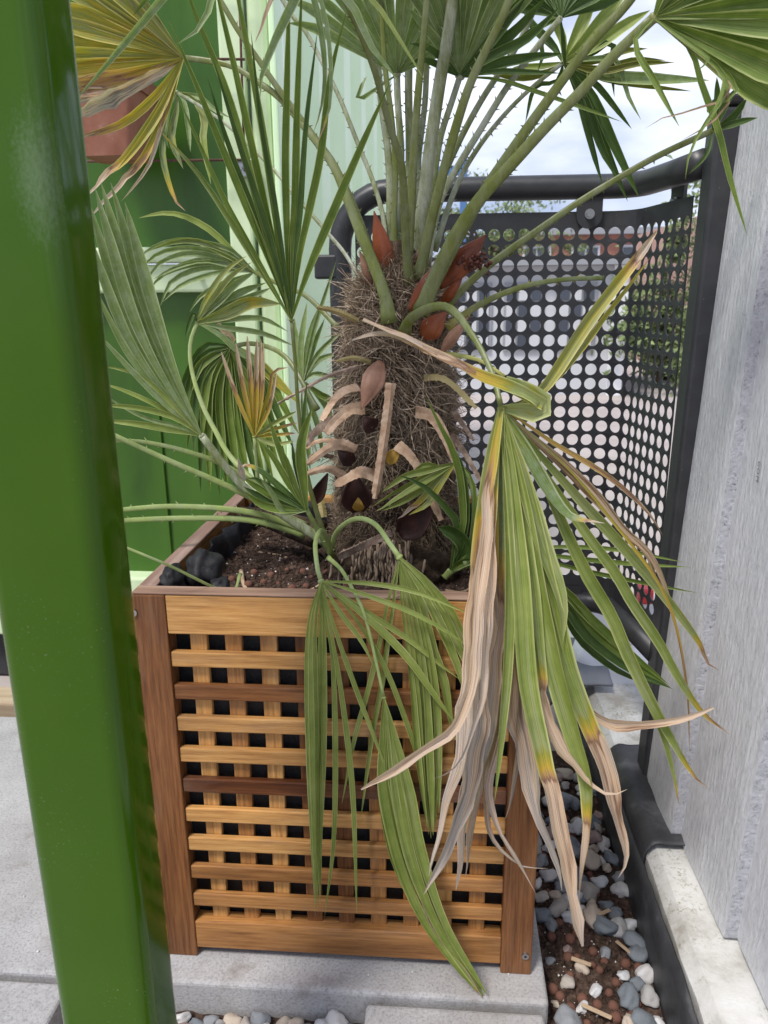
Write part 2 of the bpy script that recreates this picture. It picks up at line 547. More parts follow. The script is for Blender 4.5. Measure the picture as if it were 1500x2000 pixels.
    out = nt.nodes['Material Output']
    nt.links.new(b.outputs[0], mx.inputs[1]); nt.links.new(tr.outputs[0], mx.inputs[2])
    nt.links.new(mx.outputs[0], out.inputs[0])
    return m


LEAF = {
    'green': leaf_material('leaf_green', (0.10, 0.162, 0.022), (0.18, 0.25, 0.048), (0.48, 0.52, 0.22)),
    'light': leaf_material('leaf_light_green', (0.19, 0.255, 0.050), (0.30, 0.36, 0.095), (0.60, 0.61, 0.27)),
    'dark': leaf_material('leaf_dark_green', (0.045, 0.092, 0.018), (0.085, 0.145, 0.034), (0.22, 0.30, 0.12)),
    'silver': leaf_material('leaf_silver_green', (0.155, 0.235, 0.065), (0.25, 0.325, 0.115), (0.55, 0.59, 0.36), silver=0.28, rough=0.42),
    'olive': leaf_material('leaf_olive', (0.105, 0.125, 0.016), (0.18, 0.19, 0.032), (0.70, 0.60, 0.24), trans=0.32),
}


def petiole_material(name, a, b_, c_, silver=0.0):
    m, nt, b = mat(name, rough=0.4, spec=0.4)
    uv = nt.nodes.new('ShaderNodeUVMap')
    sx = nt.nodes.new('ShaderNodeSeparateXYZ')
    nt.links.new(uv.outputs[0], sx.inputs[0])
    r = ramp(nt, sx.outputs[1], [(0.0, c_), (0.25, b_), (0.8, a)])
    n = tex(nt, 45, 5, 0.7)
    v = ramp(nt, n, [(0.3, (0.78, 0.78, 0.76)), (0.6, (1.08, 1.08, 1.06))])
    c = mixc(nt, 1, r.outputs[0], v.outputs[0], 'MULTIPLY')
    if silver:
        n3 = tex(nt, 42, 6, 0.8, (1, 1, 0.25))
        sr = ramp(nt, n3, [(0.40, (0, 0, 0)), (0.62, (silver,) * 3)])
        c = mixc(nt, sr.outputs[0], c, (0.42, 0.44, 0.38))
    nt.links.new(c, b.inputs['Base Color'])
    bump(nt, b, n, 0.2, 0.001)
    return m


PET = {
    'green': petiole_material('petiole_green', (0.085, 0.112, 0.016), (0.135, 0.155, 0.022), (0.36, 0.31, 0.04), 0.20),
    'silver': petiole_material('petiole_silver', (0.125, 0.15, 0.045), (0.16, 0.185, 0.06), (0.33, 0.32, 0.05), 0.66),
    'light': petiole_material('petiole_light', (0.27, 0.35, 0.11), (0.27, 0.34, 0.10), (0.27, 0.30, 0.09), 0.2),
    'yellow': petiole_material('petiole_yellow', (0.42, 0.40, 0.10), (0.36, 0.37, 0.09), (0.34, 0.34, 0.08), 0.1),
}
FIBRE = noisy('trunk_fibre', [(0.32, (0.075, 0.050, 0.032)), (0.5, (0.20, 0.145, 0.098)), (0.70, (0.46, 0.37, 0.275))], 200, rough=0.9, bs=0, spec=0.2)
CORE = noisy('trunk_core', [(0.3, (0.022, 0.014, 0.009)), (0.55, (0.065, 0.045, 0.030)), (0.8, (0.16, 0.115, 0.08))], 60, rough=0.95, bs=1.0, bd=0.006, bscale=70, spec=0.15)
DRY = noisy('dry_leaf_base', [(0.25, (0.24, 0.14, 0.08)), (0.5, (0.47, 0.315, 0.205)), (0.75, (0.64, 0.48, 0.35))], 70, rough=0.75, bs=0.3, bd=0.001, bscale=260, rnd=True)
SPATHE = noisy('red_brown_spathe', [(0.3, (0.11, 0.026, 0.010)), (0.55, (0.22, 0.055, 0.018)), (0.8, (0.31, 0.10, 0.04))], 18, rough=0.38, bs=0.15, bd=0.001, bscale=90, rnd=True)
SPATHED = noisy('dry_brown_spathe', [(0.3, (0.16, 0.075, 0.045)), (0.55, (0.29, 0.155, 0.10)), (0.8, (0.42, 0.27, 0.19))], 22, rough=0.55, bs=0.2, bd=0.001, bscale=90)
SCAR = noisy('dark_leaf_scar', [(0.3, (0.016, 0.006, 0.005)), (0.7, (0.06, 0.02, 0.014))], 40, rough=0.6, bs=0.3)
SCARY = noisy('yellow_leaf_scar', [(0.3, (0.30, 0.16, 0.02)), (0.7, (0.45, 0.28, 0.05))], 40, rough=0.6, bs=0.2)
FLOWER = noisy('dark_red_buds', [(0.3, (0.05, 0.014, 0.010)), (0.7, (0.13, 0.04, 0.025))], 120, rough=0.7, bs=0.4)

# ------------------------------------------------------------------ ground and hard landscape
def sheet(name, x0, x1, y0, y1, nx, ny, zf):
    v = [(x0 + (x1 - x0) * i / nx, y0 + (y1 - y0) * j / ny, 0) for j in range(ny + 1) for i in range(nx + 1)]
    v = [(x, y, zf(x, y)) for x, y, _ in v]
    f = [(j * (nx + 1) + i, j * (nx + 1) + i + 1, (j + 1) * (nx + 1) + i + 1, (j + 1) * (nx + 1) + i) for j in range(ny) for i in range(nx)]
    return pydata(name, v, f)


PAVE = noisy('beige_street_paving', [(0.3, (0.36, 0.31, 0.29)), (0.7, (0.46, 0.41, 0.385))], 3, rough=0.85, bs=0.15)
g = obj('ground', sheet('ground', -150, 150, -60, 300, 4, 4, lambda x, y: -0.085), PAVE)
tag(g, kind='structure')


def bed_z(x, y):
    return -0.052 + 0.010 * noise.noise((x * 14, y * 14, 3)) + 0.006 * noise.noise((x * 45, y * 45, 9))


bed = obj('gravel_bed', sheet('gravel_bed', -0.75, 0.686, -0.5, 0.62, 190, 150, bed_z), SOIL, smooth=True)
tag(bed, kind='structure')

slab_parts = [
    ('paving_slab', (-1.5, 0.519, -0.042, 0.60, -0.075, 0.0), 'wide pale concrete slab carrying the wooden planter'),
    ('paving_slab', (0.282, 0.512, -0.40, -0.050, -0.075, -0.007), 'rough concrete block set lower in front of the planter slab'),
    ('paving_slab', (-0.90, -0.118, -0.50, -0.052, -0.075, -0.002), 'concrete slab at the corner beside the green post'),
]
for nm, (x0, x1, y0, y1, z0, z1), lab in slab_parts:
    bm = boxm(x0, x1, y0, y1, z0, z1, bev=0.006, seg=3)
    o = obj(nm, bm, CONC)
    tag(o, kind='structure')
    o['label'] = lab

# pebbles and clay balls
def pebble_mesh(k, sub=2, amp=0.22, sq=(1, 1, 1)):
    bm = bmesh.new()
    bmesh.ops.create_icosphere(bm, subdivisions=sub, radius=1)
    for v in bm.verts:
        d = 1 + amp * noise.noise(v.co * 1.1 + Vector((k * 7.3, k * 3.1, 0))) + 0.30 * amp * noise.noise(v.co * 2.6 + Vector((k, 0, k * 5)))
        for q in range(4 if amp > .2 else 0):
            pn = Vector((math.sin(k * 3 + q * 2.1), math.cos(k * 5 + q * 1.3), math.sin(k + q * 4.4))).normalized()
            h_ = v.co.normalized().dot(pn)
            if h_ > .70: d *= .70 / h_ * .6 + .4
        v.co = Vector((v.co.x * sq[0], v.co.y * sq[1], v.co.z * sq[2])) * d
    me = bpy.data.meshes.new('pebble')
    bm.to_mesh(me); bm.free()
    me.polygons.foreach_set('use_smooth', [True] * len(me.polygons))
    return me


PEB = [pebble_mesh(k, 3, 0.42, [(1, .75, .6), (1, .85, .7), (1, .6, .5), (1, .9, .62), (1, .7, .7), (1, .8, .5), (1, .66, .55), (1, .9, .75), (1, .72, .62)][k]) for k in range(9)]
for p in PEB: p.materials.append(STONE)
BALL = [pebble_mesh(20 + k, 2, 0.12) for k in range(3)]
for p in BALL: p.materials.append(CLAY)


def scatter(parent, name, meshes, spots, r0, r1, zf, flat=True, sink=0.25):
    for (x, y) in spots:
        r = random.uniform(r0, r1)
        me = random.choice(meshes)
        o = bpy.data.objects.new(name, me)
        o.location = (x, y, zf(x, y) + r * (0.62 if flat else 0.8) * (1 - sink))
        o.rotation_euler = (random.uniform(-.35, .35), random.uniform(-.35, .35), random.uniform(0, 6.28))
        o.scale = (r, r, r)
        link(o, parent)


def spots(n, x0, x1, y0, y1, dmin, keep=lambda x, y: True, tries=9000, existing=None):
    out = existing if existing is not None else []
    new = []
    for _ in range(tries):
        if len(new) >= n: break
        x, y = random.uniform(x0, x1), random.uniform(y0, y1)
        if keep(x, y) and all((x - a) ** 2 + (y - b) ** 2 > dmin * dmin for a, b in out):
            out.append((x, y)); new.append((x, y))
    return new


taken = []
big = lambda x, y: not (0.53 < x < 0.62 and -0.03 < y < 0.14)         # bare soil patch in the side bed
scatter(bed, 'pebble', PEB, spots(120, 0.53, 0.672, -0.16, 0.52, 0.0185, big, existing=taken), 0.0105, 0.0205, bed_z)
scatter(bed, 'pebble', PEB, spots(12, 0.535, 0.62, -0.03, 0.14, 0.035, existing=taken), 0.007, 0.012, bed_z)
scatter(bed, 'clay_ball', BALL, spots(60, 0.53, 0.672, -0.12, 0.40, 0.011, existing=taken), 0.005, 0.0085, bed_z, False, 0.5)
scatter(bed, 'pebble', PEB, spots(70, 0.03, 0.27, -0.17, -0.056, 0.0175, existing=taken), 0.011, 0.020, bed_z)
scatter(bed, 'pebble', PEB, spots(18, 0.03, 0.27, -0.17, -0.055, 0.014, existing=taken), 0.005, 0.009, bed_z)
scatter(bed, 'clay_ball', BALL, spots(8, 0.03, 0.27, -0.15, -0.06, 0.014, existing=taken), 0.006, 0.0085, bed_z, False)
scatter(bed, 'pebble', PEB, spots(16, -0.10, 0.02, -0.20, -0.06, 0.022, existing=taken), 0.010, 0.018, bed_z)
scatter(bed, 'clay_ball', BALL, spots(6, -0.10, 0.02, -0.16, -0.06, 0.015, existing=taken), 0.007, 0.0095, bed_z, False)


def chip_mesh():
    bm = boxm(-1, 1, -0.16, 0.16, -0.10, 0.10, bev=0.05, seg=1)
    for v in bm.verts: v.co += Vector((0, 0.12, 0.05)) * noise.noise(v.co * 2)
    me = bpy.data.meshes.new('wood_chip'); bm.to_mesh(me); bm.free()
    me.materials.append(CHIP)
    return me


CHIPM = chip_mesh()
for (px, py, L, a) in [(620, 1965, .034, -.12), (905, 1975, .012, 2.3), (1135, 1878, .014, -.3), (1218, 1850, .014, 2.2), (1060, 1960, .012, 1.4), (1165, 1975, .02, -.4), (1180, 1782, .012, .6)]:
    d = FW + RT * ((px - 750) / FPX) + UP * ((1000 - py) / FPX)
    p = CAM + d * ((-0.036 - CAM.z) / d.z)
    o = bpy.data.objects.new('wood_chip', CHIPM)
    o.location = p; o.rotation_euler = (0.1, 0.05, a); o.scale = (L, 0.016, 0.012)
    link(o, bed)

# fine crumbs of soil, grit and perlite lying in the bed: too small to count
def crumbs(name, n, x0, x1, y0, y1, zf, r0, r1, m, parent, keep=lambda x, y: True):
    v, f = [], []
    for _ in range(n):
        x, y = random.uniform(x0, x1), random.uniform(y0, y1)
        if not keep(x, y): continue
        r = random.uniform(r0, r1)
        c = Vector((x, y, zf(x, y) + r * 0.3))
        b = len(v)
        for d in ((1, 0, 0), (-1, 0, 0), (0, 1, 0), (0, -1, 0), (0, 0, 1), (0, 0, -1)):
            v.append(c + Vector(d) * r * random.uniform(0.5, 1.2) + Vector((random.uniform(-.3, .3), random.uniform(-.3, .3), 0)) * r)
        for q in ((0, 2, 4), (2, 1, 4), (1, 3, 4), (3, 0, 4), (2, 0, 5), (1, 2, 5), (3, 1, 5), (0, 3, 5)):
            f.append(tuple(b + i for i in q))
    o = obj(name, pydata(name, v, f), m, parent)
    return tag(o, kind='stuff')


crumbs('soil_crumbs', 3500, 0.52, 0.68, -0.2, 0.5, bed_z, 0.0015, 0.005, SOIL, bed)
crumbs('perlite_grit', 260, 0.52, 0.68, -0.2, 0.5, bed_z, 0.0008, 0.0022, PERL, bed)
crumbs('soil_crumbs', 1500, -0.12, 0.28, -0.2, -0.05, bed_z, 0.0015, 0.004, SOIL, bed)

# loose grit on the slab
crumbs('slab_grit', 120, -0.6, 0.5, -0.03, 0.4, lambda x, y: 0.0005, 0.0006, 0.0022, PERL, bed)

# kerb running under the board wall
prof = [(0.690, -0.075), (0.690, 0.052), (0.704, 0.068), (0.96, 0.068), (0.96, -0.075)]
v, f = [], []
ys = [-0.7 + 0.03 * i for i in range(60)]
for y in ys:
    for (x, z) in prof:
        n_ = noise.noise((x * 20, y * 12, z * 20)) * 0.003
        v.append((x + n_, y, z + n_))
k = len(prof)
for j in range(len(ys) - 1):
    for i in range(k - 1): f.append((j * k + i, j * k + i + 1, (j + 1) * k + i + 1, (j + 1) * k + i)[::-1])
f.append(tuple(range(k))); f.append(tuple((len(ys) - 1) * k + i for i in range(k))[::-1])
kerb = obj('concrete_kerb', pydata('concrete_kerb', v, f), KERB)
tag(kerb, kind='structure')

# black membrane: upstand against the kerb, folded over it behind the boards
lin = thing('rubber_membrane', (0.685, 0.1, -0.07), 'black rubber membrane upstand between gravel bed and concrete kerb', 'membrane')
v, f = [], []
ys = [-0.7 + 0.02 * i for i in range(72)]
zs = [-0.08, -0.04, 0.0, 0.03, 0.048]
for y in ys:
    for z in zs:
        n_ = 0.004 * noise.noise((y * 9, z * 14, 1.0)) + 0.002 * noise.noise((y * 40, z * 30, 1.0))
        v.append((0.679 + n_ + 0.006 * (z > 0.04), y, z + 0.004 * noise.noise((y * 7, 3, 1))))
k = len(zs)
for j in range(len(ys) - 1):
    for i in range(k - 1): f.append((j * k + i, j * k + i + 1, (j + 1) * k + i + 1, (j + 1) * k + i)[::-1])
o = obj('upstand', pydata('upstand', v, f), RUBBER, lin, True)
md = o.modifiers.new('s', 'SOLIDIFY'); md.thickness = 0.004; md.offset = 0
v, f = [], []
nx, ny = 22, 26
for j in range(ny + 1):
    for i in range(nx + 1):
        s, y = i / nx, 0.172 + 0.27 * j / ny
        x = 0.682 + 0.16 * s
        z = 0.052 + 0.020 * min(1, s * 9) + 0.006 + 0.004 * noise.noise((x * 22, y * 18, 4)) + 0.002 * noise.noise((x * 60, y * 50, 4))
        if i == 0: z -= 0.05
        v.append((x, y, z))
for j in range(ny):
    for i in range(nx): f.append((j * (nx + 1) + i, j * (nx + 1) + i + 1, (j + 1) * (nx + 1) + i + 1, (j + 1) * (nx + 1) + i))
o = obj('folded_flap', pydata('folded_flap', v, f), RUBBER, lin, True)
md = o.modifiers.new('s', 'SOLIDIFY'); md.thickness = 0.003; md.offset = 1

# ------------------------------------------------------------------ grey board wall on the right
bw = thing('board_fence', (0.75, 0.05, 0.07), 'rough sawn grey painted vertical board fence above the concrete kerb', 'fence')


def board(x, y0, y1, zb, th, seedv):
    nz, ny_ = 90, 8
    z1 = 1.62
    v, f = [], []

    def lean(z): return 0.040 * (z - 0.07)
    cols = []
    for j in range(nz + 1):
        z = zb + (z1 - zb) * j / nz
        row = []
        for i in range(ny_ + 1):
            s = i / ny_
            y = y0 + (y1 - y0) * s
            if i == 0: y += 0.0016 * noise.noise((z * 60, seedv, 2)) + 0.0010 * noise.noise((z * 170, seedv, 2))
            if i == ny_: y += 0.0018 * noise.noise((z * 60, seedv, 5)) + 0.0014 * noise.noise((z * 190, seedv, 5))
            zz = z + (0.003 * noise.noise((y * 80, seedv, 1)) if j == 0 else 0)
            xx = x + lean(z) + 0.0012 * noise.noise((y * 25, z * 5, seedv)) + (0.0022 if i in (0, ny_) else 0)
            row.append((xx, y, zz))
        row.append((x + lean(z) + th, y1, z)); row.insert(0, (x + lean(z) + th, y0 + 0.0012 * noise.noise((z * 120, seedv, 8)), z))
        v += row
    k = ny_ + 3
    mats = []
    for j in range(nz):
        for i in range(k - 1):
            f.append((j * k + i, (j + 1) * k + i, (j + 1) * k + i + 1, j * k + i + 1)); mats.append(1 if i == 0 else 0)
        f.append((j * k + k - 1, (j + 1) * k + k - 1, (j + 1) * k, j * k)); mats.append(0)
    f.append(tuple(range(k))); mats.append(0)
    f.append(tuple(nz * k + i for i in range(k))[::-1]); mats.append(0)
    me = pydata('board', v, f)
    me.materials.append(BOARD); me.materials.append(BEND)
    me.polygons.foreach_set('material_index', mats)
    o = obj('board', me, None, bw)
    return o


board(0.7285, 0.196, 0.345, 0.072, 0.022, 1.0)
board(0.7440, 0.004, 0.204, 0.074, 0.022, 2.0)
# small letters stamped on the second board, running downwards
tcu = bpy.data.curves.new('stamped_letters', 'FONT')
tcu.body = 'COM'; tcu.size = 0.0105; tcu.space_character = 1.25; tcu.align_x = 'CENTER'
to_ = bpy.data.objects.new('tmp_text', tcu); col.objects.link(to_)
bpy.context.view_layer.update()
tme = bpy.data.meshes.new_from_object(to_.evaluated_get(bpy.context.evaluated_depsgraph_get()))
bpy.data.objects.remove(to_)
d_ = FW + RT * ((1487 - 750) / FPX) + UP * ((1000 - 920) / FPX)
p_ = CAM + d_ * ((0.772 - CAM.x) / d_.x)
p_.x = 0.7440 + 0.040 * (p_.z - 0.07) - 0.0012
tM = Matrix(((0, 0, -1, p_.x), (0, -1, 0, p_.y), (-1, 0, 0, p_.z), (0, 0, 0, 1)))
tme.transform(tM)
obj('stamped_letters', tme, mat('stamp_ink', (0.08, 0.08, 0.09), 0.7)[0], bw)
board(0.7600, -0.196, 0.012, 0.076, 0.022, 3.0)
board(0.7760, -0.40, -0.19, 0.078, 0.022, 4.0)

# ------------------------------------------------------------------ green steel post in front
gp = thing('steel_post', (0.065, -0.27, -0.06), 'glossy dark green square steel post standing in front of the planter', 'post')
bm = bmesh.new()
x0, x1, y0, y1, r = 0.021, 0.1125, -0.305, -0.238, 0.015
ring = []
for (cx, cy, a0) in ((x1 - r, y0 + r, -90), (x1 - r, y1 - r, 0), (x0 + r, y1 - r, 90), (x0 + r, y0 + r, 180)):
    for q in range(9):
        a = R(a0 + q * 11.25)
        ring.append((cx + r * math.cos(a), cy + r * math.sin(a)))
zs = [-0.07 + 0.05 * i for i in range(46)]
rings = [[bm.verts.new((x, y, z)) for x, y in ring] for z in zs]
for A, B in zip(rings, rings[1:]):
    for i in range(len(ring)): bm.faces.new((A[i], A[(i + 1) % len(ring)], B[(i + 1) % len(ring)], B[i]))
bm.faces.new(rings[-1])
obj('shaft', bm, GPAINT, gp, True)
bm = boxm(-0.02, 0.145, -0.35, -0.20, -0.075, -0.062, bev=0.003)
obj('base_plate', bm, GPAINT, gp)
bm = bmesh.new()
bmesh.ops.create_icosphere(bm, subdivisions=2, radius=1)
for v_ in bm.verts: v_.co = U(241, 1678, -0.298) + Vector((v_.co.x * 0.0018, v_.co.y * 0.001, v_.co.z * 0.0042 + v_.co.x * 0.0012))
obj('paint_drip', bm, mat('bare_steel_spot', (0.4, 0.42, 0.45), 0.2, 0.7)[0], gp, True)

# ------------------------------------------------------------------ container behind
YW = 0.90
cont = thing('shipping_container', (-0.6, YW, -0.08), 'green shipping container with dark panels framed by pale green beams', 'container')


def cpart(name, x0, x1, y0, y1, z0, z1, m, bev=0.004):
    return obj(name, boxm(x0, x1, y0, y1, z0, z1, bev=bev), m, cont)


def emboss(name, x0, x1, z0, z1):
    """pressed steel panel with shallow recessed field"""
    n, mz = 40, 40
    v, f = [], []
    for j in range(mz + 1):
        for i in range(n + 1):
            x, z = x0 + (x1 - x0) * i / n, z0 + (z1 - z0) * j / mz
            v.append((x, YW + 0.03 + 0.003 * noise.noise((x * 6, z * 6, 2)), z))
    for j in range(mz):
        for i in range(n): f.append((j * (n + 1) + i, j * (n + 1) + i + 1, (j + 1) * (n + 1) + i + 1, (j + 1) * (n + 1) + i))
    return obj(name, pydata(name, v, f), DGREEN, cont, True)


emboss('panel', -1.8, -0.090, 0.975, 2.1)
emboss('panel', -1.8, -0.090, 0.215, 0.905)
cpart('beam_ledge', -1.8, -0.092, YW - 0.030, YW + 0.04, 0.958, 0.990, PGREEN, 0.006)
cpart('beam', -1.8, -0.092, YW - 0.012, YW + 0.04, 0.895, 0.954, PGREEN, 0.006)
cpart('bottom_beam', -1.8, -0.05, YW - 0.02, YW + 0.06, 0.06, 0.222, PGREEN, 0.006)
cpart('corner_post', -0.090, -0.038, YW - 0.020, YW + 0.05, 0.06, 2.3, PGREEN, 0.006)
cpart('corner_post', -0.034, 0.012, YW - 0.008, YW + 0.05, 0.06, 2.3, PGREEN, 0.012)
cpart('door_edge', 0.016, 0.030, YW - 0.030, YW + 0.05, 0.06, 2.3, BGREEN, 0.004)
# receding corrugated side
v, f = [], []
y, st = YW + 0.05, 0
pts = []
while y < 4.2:
    d = [0.03, 0.03, 0.066, 0.066][st % 4]
    step = [0.16, 0.09, 0.16, 0.09][st % 4]
    pts.append((d, y)); y += step
    pts.append((d, y)) if False else None
    st += 1
xs = {0: 0.030, 1: 0.030, 2: 0.066, 3: 0.066}
pts = [(xs[i % 4], p[1]) for i, p in enumerate(pts)]
for (x, y) in pts: v += [(x, y, 0.15), (x, y, 2.3)]
for i in range(len(pts) - 1): f.append((2 * i, 2 * i + 2, 2 * i + 3, 2 * i + 1))
obj('corrugated_side', pydata('corrugated_side', v, f), BGREEN, cont)
cpart('bottom_rail', 0.0, 0.07, YW + 0.06, 4.2, 0.06, 0.15, BGREEN)
# dark timber and packing under the container at the left
cpart('skid', -1.8, -0.1, YW + 0.03, YW + 0.2, -0.08, 0.06, CHAR)
slp = obj('timber_sleeper', boxm(-1.6, -0.25, 0.66, 0.74, -0.085, -0.005, bev=0.006), noisy('weathered_timber', [(0.3, (0.30, 0.22, 0.14)), (0.7, (0.48, 0.38, 0.27))], 60, rough=0.85, stretch=(0.06, 1, 1)))
tag(slp, 'weathered timber sleeper lying along the foot of the container', 'timber')
scatter(bed, 'pebble', PEB, spots(24, -0.72, -0.45, 0.605, 0.655, 0.014), 0.008, 0.014, lambda x, y: -0.08)

for i in range(5):
    for z in (0.925, 0.14):
        x = -0.16 - i * 0.17
        obj('bolt', tubem([(x, YW - 0.026, z), (x, YW - 0.010, z)], 0.006, 6), PGREEN, cont)
cpart('weld_seam', -0.62, -0.614, YW + 0.022, YW + 0.034, 0.992, 2.1, DGREEN, 0.002)
cpart('weld_seam', -0.30, -0.295, YW + 0.022, YW + 0.034, 0.224, 0.893, DGREEN, 0.002)

# wire trellis and pot on the container
tr = thing('wire_trellis', (-0.3, 0.84, 1.1), 'rusty wire grid trellis hung on the dark green container panel', 'trellis')
for (a, b) in [((100, 316), (482, 312)), ((100, 112), (478, 116)), ((60, -70), (478, -62))]:
    obj('bar', tubem([U(*a, 0.845), U(*b, 0.845)], 0.0026, 8), RUST, tr, True)
for (a, b) in [((157, 410), (150, -120)), ((290, 130), (287, -120)), ((478, 335), (464, -120))]:
    obj('bar', tubem([U(*a, 0.851), U(*b, 0.851)], 0.0026, 8), RUST, tr, True)
p = U(482, 328, 0.86)
o = obj('clip_plate', boxm(p.x - 0.02, p.x + 0.02, 0.855, 0.878, p.z - 0.017, p.z + 0.017, bev=0.002), STEEL, tr)
obj('bolt', tubem([(p.x - 0.012, 0.852, p.z), (p.x - 0.012, 0.858, p.z)], 0.005, 8), STEEL, tr)

pt = U(228, 312, 0.80)
pot = thing('flower_pot', (pt.x, 0.80, pt.z), 'small square terracotta flower pot hanging on the wire trellis', 'pot')


def frustum(name, w0, w1, z0, z1, r, m, parent, open_top=False):
    bm = bmesh.new()
    rg = []
    for w, z in ((w0, z0), (w1, z1)):
        ring = []
        for (sx, sy, a0) in ((1, -1, -90), (1, 1, 0), (-1, 1, 90), (-1, -1, 180)):
            for q in range(5):
                a = R(a0 + q * 22.5)
                ring.append(bm.verts.new((pt.x + sx * (w - r) + r * math.cos(a), 0.80 + sy * (w - r) + r * math.sin(a), pt.z + z)))
        rg.append(ring)
    n = len(rg[0])
    for i in range(n): bm.faces.new((rg[0][i], rg[0][(i + 1) % n], rg[1][(i + 1) % n], rg[1][i]))
    bm.faces.new(rg[0][::-1]); bm.faces.new(rg[1])
    return obj(name, bm, m, parent, True)


for f_ in (frustum('body', 0.050, 0.072, 0.0, 0.115, 0.012, TERRA, pot), frustum('rim', 0.077, 0.080, 0.116, 0.140, 0.012, TERRA, pot)):
    md = f_.modifiers.new('e', 'EDGE_SPLIT'); md.split_angle = R(35)

# ------------------------------------------------------------------ perforated metal screen
scr = thing('metal_screen', (0.46, 0.62, 0.2), 'charcoal perforated sheet screen in a bent tube frame behind the palm', 'screen')
YS = 0.62
plan = []
xa, rad = 0.205, 0.055
plan.append(Vector((xa, YS)))
plan.append(Vector((0.655, YS)))
for q in range(1, 10):
    a = R(90 - q * 8.7)
    plan.append(Vector((0.655 + rad * math.cos(a), YS - rad + rad * math.sin(a))))
endd = Vector((0.745, 0.392))
plan.append(endd)
PL = [0]
for a, b in zip(plan, plan[1:]): PL.append(PL[-1] + (b - a).length)


def on_plan(s, off=0.0):
    j = 0
    while j < len(PL) - 2 and PL[j + 1] < s: j += 1
    q = (s - PL[j]) / (PL[j + 1] - PL[j])
    p = plan[j].lerp(plan[j + 1], q)
    t = (plan[min(len(plan) - 1, j + 1)] - plan[j]).normalized()
    return p + Vector((t.y, -t.x)) * off


PITCHH, HR = 0.0262, 0.0106
z_top = 1.022
zh0 = 0.985                                 # centre of the first row of holes
nrow = 25
ncol = int((PL[-1] - 0.012) / PITCHH)
v, f = [], []
vid = {}


def pv(s, z):
    key = (round(s, 5), round(z, 5))
    if key not in vid:
        p = on_plan(min(s, PL[-1] - 1e-5))
        vid[key] = len(v); v.append((p.x, p.y, z))
    return vid[key]


s0 = 0.006
for c in range(ncol):
    for r_ in range(nrow):
        cs, cz = s0 + (c + 0.5) * PITCHH, zh0 - r_ * PITCHH
        inner, outer = [], []
        for k in range(16):
            a = 2 * math.pi * (k + 0.5) / 16
            ca, sa = math.cos(a), math.sin(a)
            inner.append(pv(cs + HR * ca, cz + HR * sa))
        h = PITCHH / 2
        seq = [(1, 0), (1, 1), (0, 1), (-1, 1), (-1, 0), (-1, -1), (0, -1), (1, -1)]
        outer = [pv(cs + h * a, cz + h * b) for a, b in seq]
        for k in range(8):
            # inner verts around outer[k]: 2k-1 .. 2k ; edge to next outer
            i0, i1, i2 = inner[(2 * k - 1) % 16], inner[(2 * k) % 16], inner[(2 * k + 1) % 16]
            f.append((i0, outer[k], i1))
            f.append((i1, outer[k], outer[(k + 1) % 8], i2))
zt = zh0 + PITCHH / 2
zb = zh0 - (nrow - 0.5) * PITCHH
# plain margins above and below the holes
for (za, zb_) in ((zt, z_top), (zb - 0.035, zb)):
    for c in range(ncol * 2):
        a, b = s0 + c * PITCHH / 2, s0 + (c + 1) * PITCHH / 2
        f.append((pv(a, za), pv(b, za), pv(b, zb_), pv(a, zb_)))
pan = obj('perforated_sheet', pydata('perforated_sheet', v, f), CHAR, scr)
md = pan.modifiers.new('s', 'SOLIDIFY'); md.thickness = 0.002; md.offset = 0

TR = 0.0205
ztube = 1.062
path = [Vector((0.183, YS, -0.03)), Vector((0.183, YS, 0.5)), Vector((0.183, YS, 0.965))]
for q in range(1, 9):
    a = R(180 - q * 90 / 8)
    path.append(Vector((0.183 + 0.095 + 0.095 * math.cos(a), YS, 0.967 + 0.095 * math.sin(a))))
path += [Vector((0.45, YS, ztube)), Vector((0.648, YS, ztube))]
for q in range(1, 10):
    a = R(90 - q * 8.7)
    path.append(Vector((0.652 + 0.06 * math.cos(a), YS - 0.06 + 0.06 * math.sin(a), ztube)))
path += [Vector((0.728, 0.48, ztube)), Vector((0.742, 0.39, ztube))]
obj('tube_frame', tubem(path, TR, 20), CHAR, scr, True)
zb2 = zb - 0.052
path2 = [Vector((0.19, YS, zb2)), Vector((0.63, YS, zb2))]
for q in range(1, 10):
    a = R(90 - q * 8.7)
    path2.append(Vector((0.652 + 0.06 * math.cos(a), YS - 0.06 + 0.06 * math.sin(a), zb2)))
path2 += [Vector((0.742, 0.39, zb2))]
obj('bottom_tube', tubem(path2, TR, 16), CHAR, scr, True)
# end post
bm = bmesh.new()
box(bm, 0.728, 0.782, 0.345, 0.395, 0.066, 1.128, bev=0.006, seg=3)
for v_ in bm.verts: v_.co.x += -0.004 + 0.016 * v_.co.z
obj('end_post', bm, CHAR, scr)
bm = boxm(0.740, 0.798, 0.343, 0.397, 1.128, 1.142, bev=0.004)
obj('post_cap', bm, BLACKF, scr)


